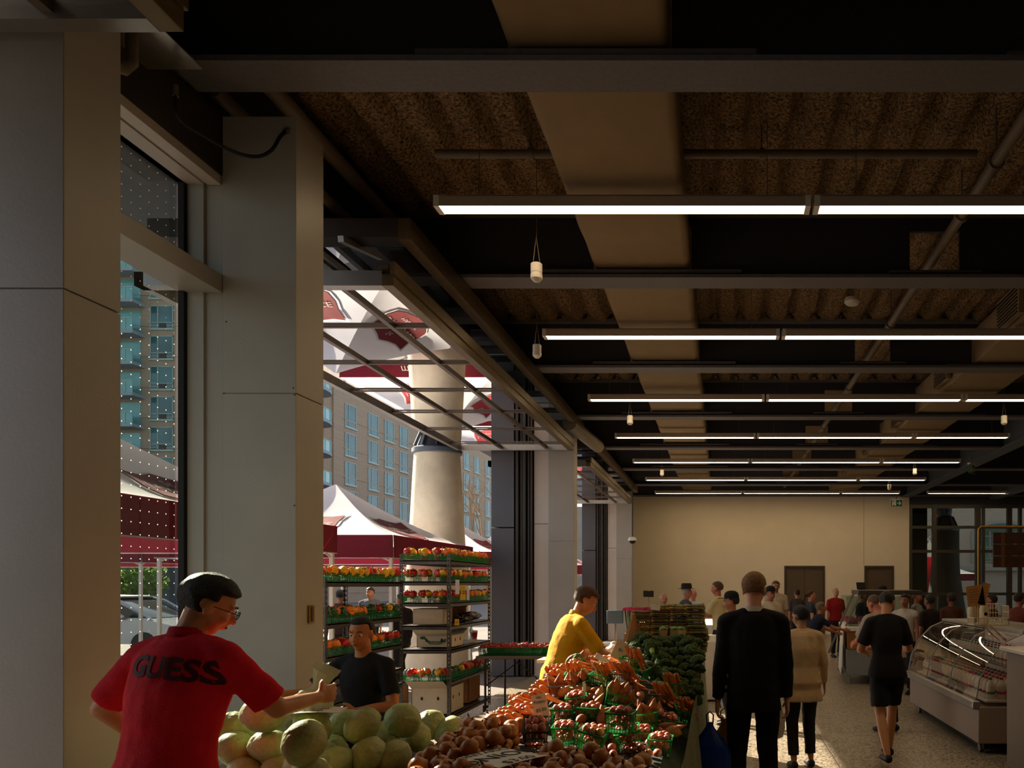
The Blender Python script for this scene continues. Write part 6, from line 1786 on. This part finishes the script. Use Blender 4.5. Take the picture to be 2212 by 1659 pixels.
        m.loft([(Hd((0, -.035, .0)), HR @ V(.090, 0, 0)*k, HR @ V(0, .075, 0)*k), (Hd((0, -.045, -.07)), HR @ V(.092, 0, 0)*k, HR @ V(0, .07, 0)*k), (Hd((0, -.05, -.12)), HR @ V(.07, 0, 0)*k, HR @ V(0, .05, 0)*k)], 18)
        part('hair', m, hm_, .010, 2)
    if len(hair) > 2:
        hk, hcol = hair[2], hair[3]; hmt = cloth(hcol, .8, 'felt'); MH = Matrix.Translation(Hd((0, -.012, .075))) @ H4 @ Matrix.Diagonal((k, k*1.15, k, 1))
        if hk == 'fedora':
            MB().lathe([(.135, -.005), (.14, .0), (.10, .004), (.088, .01), (.086, .07), (.07, .10), (.03, .095), (.001, .09)], 28, 0, MH).build('hat', hmt, t, 50)
        else:
            h_ = MB().lathe([(.086, -.02), (.087, .02), (.075, .055), (.045, .078), (.001, .085)], 24, 0, MH)
            h_.prism([(-.06, .05), (-.055, .13), (-.03, .155), (.03, .155), (.055, .13), (.06, .05)], -.022, -.014, 0, MH); h_.build('cap', hmt, t, 50)
    if vox < .0095:
        for s in (-1, 1):
            e = MB().ell(Hd((s*.030, .0672, .008)), .0128*k, 14).build('eye', M['white'], t)
            MB().ell(Hd((s*.030, .0762, .006)), (.0072*k, .005*k, .0068*k), 10, 0, H4).build('iris', M['ink'], e)
            MB().tube([Hd((s*.014, .092, .029)), Hd((s*.032, .089, .035)), Hd((s*.050, .076, .030))], [.002*k, .0032*k, .0015*k], 6).build('eyebrow', hm_, t)
        MB().ell(Hd((0, .091, -.056)), (.020*k, .0055*k, .0065*k), 12, 0, H4).build('lips', mat('lips', '#7a3c30', .5) if 'lips' not in bpy.data.materials else bpy.data.materials['lips'], t)
    else:
        for s in (-1, 1):
            MB().ell(Hd((s*.030, .0765, .008)), (.010*k, .006*k, .0065*k), 10, 0, H4).build('eye', M['ink'], t)
            MB().tube([Hd((s*.014, .091, .030)), Hd((s*.032, .088, .036)), Hd((s*.050, .075, .031))], [.002*k, .004*k, .002*k], 6).build('eyebrow', hm_, t)
        MB().ell(Hd((0, .0905, -.056)), (.020*k, .006*k, .007*k), 12, 0, H4).build('lips', bpy.data.materials['lips'], t)
    if glasses:
        g_ = MB()
        for s in (-1, 1):
            n = 16; g_.tube([Hd((s*.033+.021*math.cos(2*PI*j/n), .104, .006+.016*math.sin(2*PI*j/n))) for j in range(n+1)], .0018*k, 6, 0, False)
            g_.tube([Hd((s*.053, .102, .01)), Hd((s*.074, .05, .01)), Hd((s*.078, -.005, .008))], .0018*k, 6)
        g_.tube([Hd((-.012, .105, .008)), Hd((.012, .105, .008))], .0018*k, 6)
        g_.build('glasses', M['black'], t)
    bpy.context.view_layer.update()
    return t, A, shirt, (U, D, Hd, k)
def world(t, p): return t.matrix_world @ Vector(p)
def project_text(txt, size, m, parent, target, origin, x, y, n, **kw):
    """letters laid on the cloth: each vertex is dropped along -n onto the target mesh (parent space)"""
    me = text_mesh(txt, size, extrude=0, **kw); import bmesh
    bm = bmesh.new(); bm.from_mesh(me)
    bmesh.ops.triangulate(bm, faces=bm.faces)
    bmesh.ops.subdivide_edges(bm, edges=bm.edges, cuts=2, use_grid_fill=True)
    bmesh.ops.triangulate(bm, faces=bm.faces)
    bvh = BVHTree.FromPolygons([v.co.copy() for v in target.data.vertices], [tuple(p.vertices) for p in target.data.polygons])
    x, y, n = Vector(x).normalized(), Vector(y).normalized(), Vector(n).normalized(); o = Vector(origin)
    for v in bm.verts:
        p = o+x*v.co.x+y*v.co.y+n*.3
        h = bvh.ray_cast(p, -n)
        v.co = (h[0] if h[0] else o+x*v.co.x+y*v.co.y)+n*.004
    bm.to_mesh(me); bm.free(); me.materials.clear(); me.materials.append(m)
    return link('lettering', me, parent)

# man in the red shirt, back to us, reaching right
t, A, sh, fr_ = person('man in a red short-sleeved shirt seen from behind, reaching over the cabbages', (-2.20, 3.09, 0), -.12, 1.84, .007, '#bd825c', lean=.20, twist=-.10, hyaw=-.75, hpitch=.45, hroll=.1,
    arms=(((-.70, .02, -.75), (.15, .60, -.60)), ((.42, .48, -.76), (.02, .98, .05))), top=('tee', '#cf1326', .85), bottom=('trousers', '#2b3140'), hair=('full', '#120c08'), bulk=1.10, glasses=True, collar='#b81224', handpose=(.5, .3))
U, D, Hd, k = fr_
o_ = U((.055, -.15, 1.335)); dk = mat('dark_red_print', '#3c060a', .8)
project_text('GUESS', .118, dk, sh, sh, o_, D((1, 0, -.08)), D((0, .0, 1)), D((0, -1, 0)), bold=.004)
# woman in black tee facing us
t, A, sh, fr_ = person('woman in a black T-shirt with tied-back dark hair behind the cabbages', (-2.22, 4.88, 0), PI-.12, 1.57, .007, '#b8784c', lean=.06, hyaw=.10, hpitch=.12, female=True,
    arms=(((-.30, .20, -.90), (.60, .75, -.05)), ((.55, .45, -.60), (.45, .85, .05))), top=('tee', '#1d1e24', .75), bottom=('trousers', '#16171c'), hair=('tied', '#120c0a'), collar='low', handpose=(.6, .5))
U, D, Hd, k = fr_
tg = thing('plastic_bag', 'translucent produce bag held between the man in red and the woman in black', 'bag', (-2.10, 4.05, 1.17))
tg.rotation_euler = (.1, .35, 0)
bagm = mat('milky_plastic', '#bdb692', .5, 0, .1, 10, .4, 30, trans=.6)
N = bagm.node_tree.nodes; L = bagm.node_tree.links; om = N['Material Output']; pr_ = om.inputs[0].links[0].from_socket
tr_ = N.new('ShaderNodeBsdfTransparent'); mx_ = N.new('ShaderNodeMixShader'); mx_.inputs[0].default_value = .2; L.new(pr_, mx_.inputs[1]); L.new(tr_.outputs[0], mx_.inputs[2]); L.new(mx_.outputs[0], om.inputs[0])
m = MB(); n = 36; rg = []
for iz in range(17):
    z = -.16+.32*iz/16; r0 = .115*math.sin(PI*min(1, (iz+.6)/12.5)**.75) if iz < 11 else .028+.006*(iz-10)
    rg.append([V((r0*(1+.5*nz(V(math.cos(2*PI*j/n), math.sin(2*PI*j/n), z*5), 1.6, 4)+.22*nz(V(math.cos(2*PI*j/n), math.sin(2*PI*j/n), z*9), 5, 2)))*math.cos(2*PI*j/n)+.05*max(0, z), r0*.85*(1+.5*nz(V(math.cos(2*PI*j/n), math.sin(2*PI*j/n), z*5), 1.6, 9))*math.sin(2*PI*j/n), z+.015*nz(V(j, iz, 0), .9, 1)) for j in range(n)])
m.rings(rg).build('bag_body', bagm, tg, 25)
# man in yellow shirt
t, A, sh, fr_ = person('man in a yellow polo shirt bending over behind the carrots', (-1.40, 6.72, 0), -1.05, 1.80, .009, '#c98a63', lean=.32, hyaw=-.25, hpitch=.5,
    arms=(((-.1, .45, -.85), (.1, .8, -.35)), ((.15, .5, -.8), (-.05, .9, -.3))), top=('tee', '#d39a12', .9), bottom=('trousers', '#3a3630'), hair=('full', '#5d3a1c'), bulk=1.08, collar='#c9a545')
# man in the black suit
t, A, sh, fr_ = person('tall man in a black suit seen from behind in the aisle, holding plastic bags', (.24, 5.62, 0), .03, 1.86, .008, '#cf967a', lean=.02, hyaw=-.25, hpitch=.10,
    arms=(((-.15, -.04, -1), (-.06, .10, -1)), ((.13, .0, -1), (.04, .12, -1))), top=('jacket', '#131212', 1.95), bottom=('trousers', '#0f0e0e'), hair=('short', '#8f6638'), bulk=.98, hem=.80, collar='#c9c2b8', handpose=(.9, .8), feet=((-.12, 0, 0), (.12, .04, 0)))
HL = world(t, A[0][2]+A[0][3]*.09*1.06)
def carrier(loc, w_, h, m, label, seed, yaw=0, mark=None):
    o = thing('shopping_bag', label, 'bag', loc, yaw); mb = MB(); rr = random.Random(seed); rg = []
    for z, r in ((-h, .35), (-h*.96, .75), (-h*.75, 1.0), (-h*.5, .92), (-h*.28, .6), (-h*.1, .22), (0, .10)):
        rg.append([V(r*w_*math.cos(2*PI*j/22)*(1+.07*rr.uniform(-1, 1)), r*w_*.6*math.sin(2*PI*j/22)*(1+.1*rr.uniform(-1, 1)), z) for j in range(22)])
    mb.rings(rg); s = mb.build('bag_body', m, o, 70)
    MB().tube([(-.02, 0, -.02), (-.025, 0, .05), (0, 0, .075), (.025, 0, .05), (.02, 0, -.02)], .006, 6).build('handle', m, o)
    if mark: lettering(mark, .07, M['ink'], o, basis((0, -w_*.63, -h*.62), (1, 0, 0), (0, 0, 1)))
    return o
carrier(HL+V(-.05, -.12, -.05), .16, .42, mat('blue_plastic', '#12378f', .3, 0, .1, 12, .3, 20, trans=.15), 'dark blue plastic bag in the left hand of the man in the suit', 3)
carrier(HL+V(.05, .09, -.06), .14, .54, mat('yellow_plastic', '#c99a12', .35, 0, .1, 12, .3, 20, trans=.2), 'yellow plastic bag hanging behind the blue one', 4, 0, 'pont')
# woman in the cream cardigan
t, A, sh, fr_ = person('woman with short black hair in a cream cardigan beside the man in the suit', (.79, 7.45, 0), .18, 1.57, .010, '#b07c58', lean=.05, hyaw=.45, hpitch=.15, female=True,
    arms=(((-.15, .1, -1), (-.18, .35, -1)), ((.25, 0, -1), (.1, .25, -1))), top=('cardigan', '#c3a67e', 1.9), bottom=('trousers', '#26241f', .9), hair=('full', '#0d0a09'), bulk=1.1, hem=.72, shoes='#2a2a2c')
HL = world(t, A[0][2]+A[0][3]*.08)
carrier(HL+V(.0, -.02, -.05), .10, .40, mat('thin_white_plastic', '#cfc8c0', .4, 0, .05, 12, .3, 20, trans=.45), 'thin white plastic bag held by the woman in the cream cardigan', 7)
# woman in black walking on the right
person('person in black top and shorts walking up the aisle on the right', (1.66, 7.75, 0), .1, 1.72, .010, '#bd835e', lean=.10, hyaw=-.5, hpitch=.4, female=True, arms=(((-.35, .1, -1), (.5, .9, -.2)), ((.35, .15, -1), (-.4, .95, -.1))),
    top=('tee', '#171516', .8), bottom=('shorts', '#191819'), hair=('bun', '#1d130d'), shoes='#1f1f24', feet=((-.09, -.28, .05), (.09, .22, 0)), bulk=1.08, hem=.85)
person('person with reddish face and pale shirt bending behind the walker in black', (2.02, 9.3, 0), .4, 1.72, .012, '#b0684c', lean=.42, hpitch=.6, hyaw=.3, arms=(((-.1, .5, -.8), (.2, .8, -.3)), ((.1, .5, -.8), (-.2, .8, -.3))), top=('tee', '#9c8d80', .9), bottom=('trousers', '#2a2725'), hair=('thin', '#6b5140'), bulk=1.2)
# the crowd further back: px, head-top y, Y, height, facing ...
crowd = [
 ('older white-haired person half hidden behind the second asparagus stack', 1433, 13.9, 1.62, PI+.3, dict(top=('tee', '#7f6a55', .8), hair=('thin', '#d0cac2'), skinc='#b07a62')),
 ('older man in a dark brimmed hat and blue-grey shirt walking behind the asparagus', 1475, 14.3, 1.75, -1.2, dict(top=('jacket', '#3d4652', 1.8), hair=('thin', '#cfc8c0', 'fedora', '#26221d'), skinc='#b57a66', lean=.12)),
 ('bald man with white beard facing us behind the asparagus', 1497, 15.5, 1.68, PI-.2, dict(top=('tee', '#a9b4c4', .8), hair=('thin', '#c9c0b6'), skinc='#bb7d62')),
 ('man in a pale yellow shirt and dark shorts holding a white bag in the aisle', 1557, 13.9, 1.83, 1.2, dict(top=('tee', '#c2b184', .8), bottom=('shorts', '#22242b'), hair=('short', '#5b4030'), skinc='#a8674c', lean=.1, arms=(((0, .5, -.8), (.1, .95, .1)), ((0, .4, -.9), (-.1, .95, 0))))),
 ('person in a black baseball cap and dark green top left of the suited man', 1581, 9.8, 1.66, 1.3, dict(top=('tee', '#33392b', .8), bottom=('trousers', '#1e1e22'), hair=('short', '#20150f', 'cap', '#121316'), skinc='#a06a4c', hyaw=.2)),
 ('person in a white shirt and dark cap to the right of the suited head', 1664, 14.0, 1.72, PI+.5, dict(top=('tee', '#b9aa9a', .9), hair=('short', '#20150f', 'cap', '#15151a'), skinc='#9a6248')),
 ('tall thin grey-haired person behind the white shirt and cap', 1676, 17.0, 1.86, PI, dict(top=('tee', '#a3927f', .9), hair=('short', '#4c3d33'), skinc='#94624a')),
 ('woman with a long ponytail, striped top and blue jeans facing right', 1745, 16.0, 1.66, -1.45, dict(top=('tee', '#2b2d3d', .5), bottom=('trousers', '#4a6288'), hair=('pony', '#4a2c1a'), skinc='#b57a5c', female=True, lean=.12)),
 ('woman with curly grey-blonde hair in navy reaching toward the chilled counter', 1748, 13.3, 1.52, -1.3, dict(top=('tee', '#1c1f2c', .7), bottom=('trousers', '#48628c'), hair=('full', '#7d6a58'), skinc='#a5694a', female=True, lean=.45, arms=(((0, .6, -.6), (.1, .9, -.3)), ((0, .7, -.5), (0, .95, -.2))))),
 ('older man in a red shirt standing behind the chilled counter', 1805, 19.0, 1.70, PI+.3, dict(top=('tee', '#8c1b1e', .8), hair=('thin', '#b9ab9c'), skinc='#b07a5c')),
 ('woman with light brown hair in black serving behind the counter', 1862, 17.0, 1.62, -1.2, dict(top=('tee', '#15171b', .8), hair=('bun', '#5e4530'), skinc='#a8745a', female=True)),
 ('man in a dark cap leaning forward behind the counter', 1893, 16.4, 1.74, -1.3, dict(top=('tee', '#3a302c', .8), hair=('short', '#20150f', 'cap', '#191a20'), skinc='#9c5f43', lean=.25)),
 ('dark-haired man in a white vest right of the walker in black', 1955, 12.6, 1.62, PI-.6, dict(top=('tee', '#a39c92', .2), hair=('short', '#130e0c'), skinc='#8b5a42')),
 ('reddish-haired person in a pale top near the end glazing', 1980, 15.5, 1.64, PI+1, dict(top=('tee', '#8f8a8a', .8), hair=('full', '#7a4a30'), skinc='#a5674c')),
 ('person with dark curly hair and dark clothes near the end glazing', 2008, 13.0, 1.60, .6, dict(top=('tee', '#2a2321', .8), hair=('full', '#171110'), skinc='#7d503c')),
 ('person in brown with round head in front of the dark pillar', 2055, 14.0, 1.62, .2, dict(top=('tee', '#4b2f24', .8), hair=('full', '#2a1b14'), skinc='#8a5640')),
 ('man in a maroon shirt bending at the far right behind the case', 2188, 12.5, 1.66, -1.0, dict(top=('tee', '#5c2a22', .8), hair=('short', '#1b1210'), skinc='#8d5038', lean=.3)),
 ('dark-haired person in brown between the cardboard sign and the bent man', 2143, 13.5, 1.60, 1.0, dict(top=('tee', '#4a2a20', .8), hair=('full', '#2b1610'), skinc='#8a4c38')),
 ('person in white far back by the double door', 1650, 21.0, 1.70, PI, dict(top=('tee', '#b5a898', .9), hair=('short', '#4a3526'), skinc='#a06c50')),
 ('person in dark grey far back by the double door', 1722, 20.0, 1.66, 0, dict(top=('tee', '#3a3436', .9), hair=('full', '#2c1d15'), skinc='#a06c50', female=True)),
]
for lb, px, Y, H, hd, kw in crowd:
    p = W(px, CY, Y)
    person(lb, (p.x, Y, 0), hd, H, .014, group=None, **kw)
# stallholders outside under the tents
for lb, px, Y, H, hd, kw in (('person in dark clothes outside under the maroon tent', 735, 14.0, 1.68, .4, dict(top=('tee', '#38241f', .8), hair=('short', '#17100c'))),
                             ('person in a grey top outside between the racks', 800, 16.2, 1.72, PI, dict(top=('jacket', '#55565c', 1.8), hair=('short', '#2b1d14'))),
                             ('person in dark brown outside beside the concrete pillar', 868, 13.2, 1.62, 1.2, dict(top=('jacket', '#241c1c', 1.8), hair=('short', '#17100c')))):
    person(lb, (W(px, CY, Y).x, Y, 0), hd, H, .016, **kw)
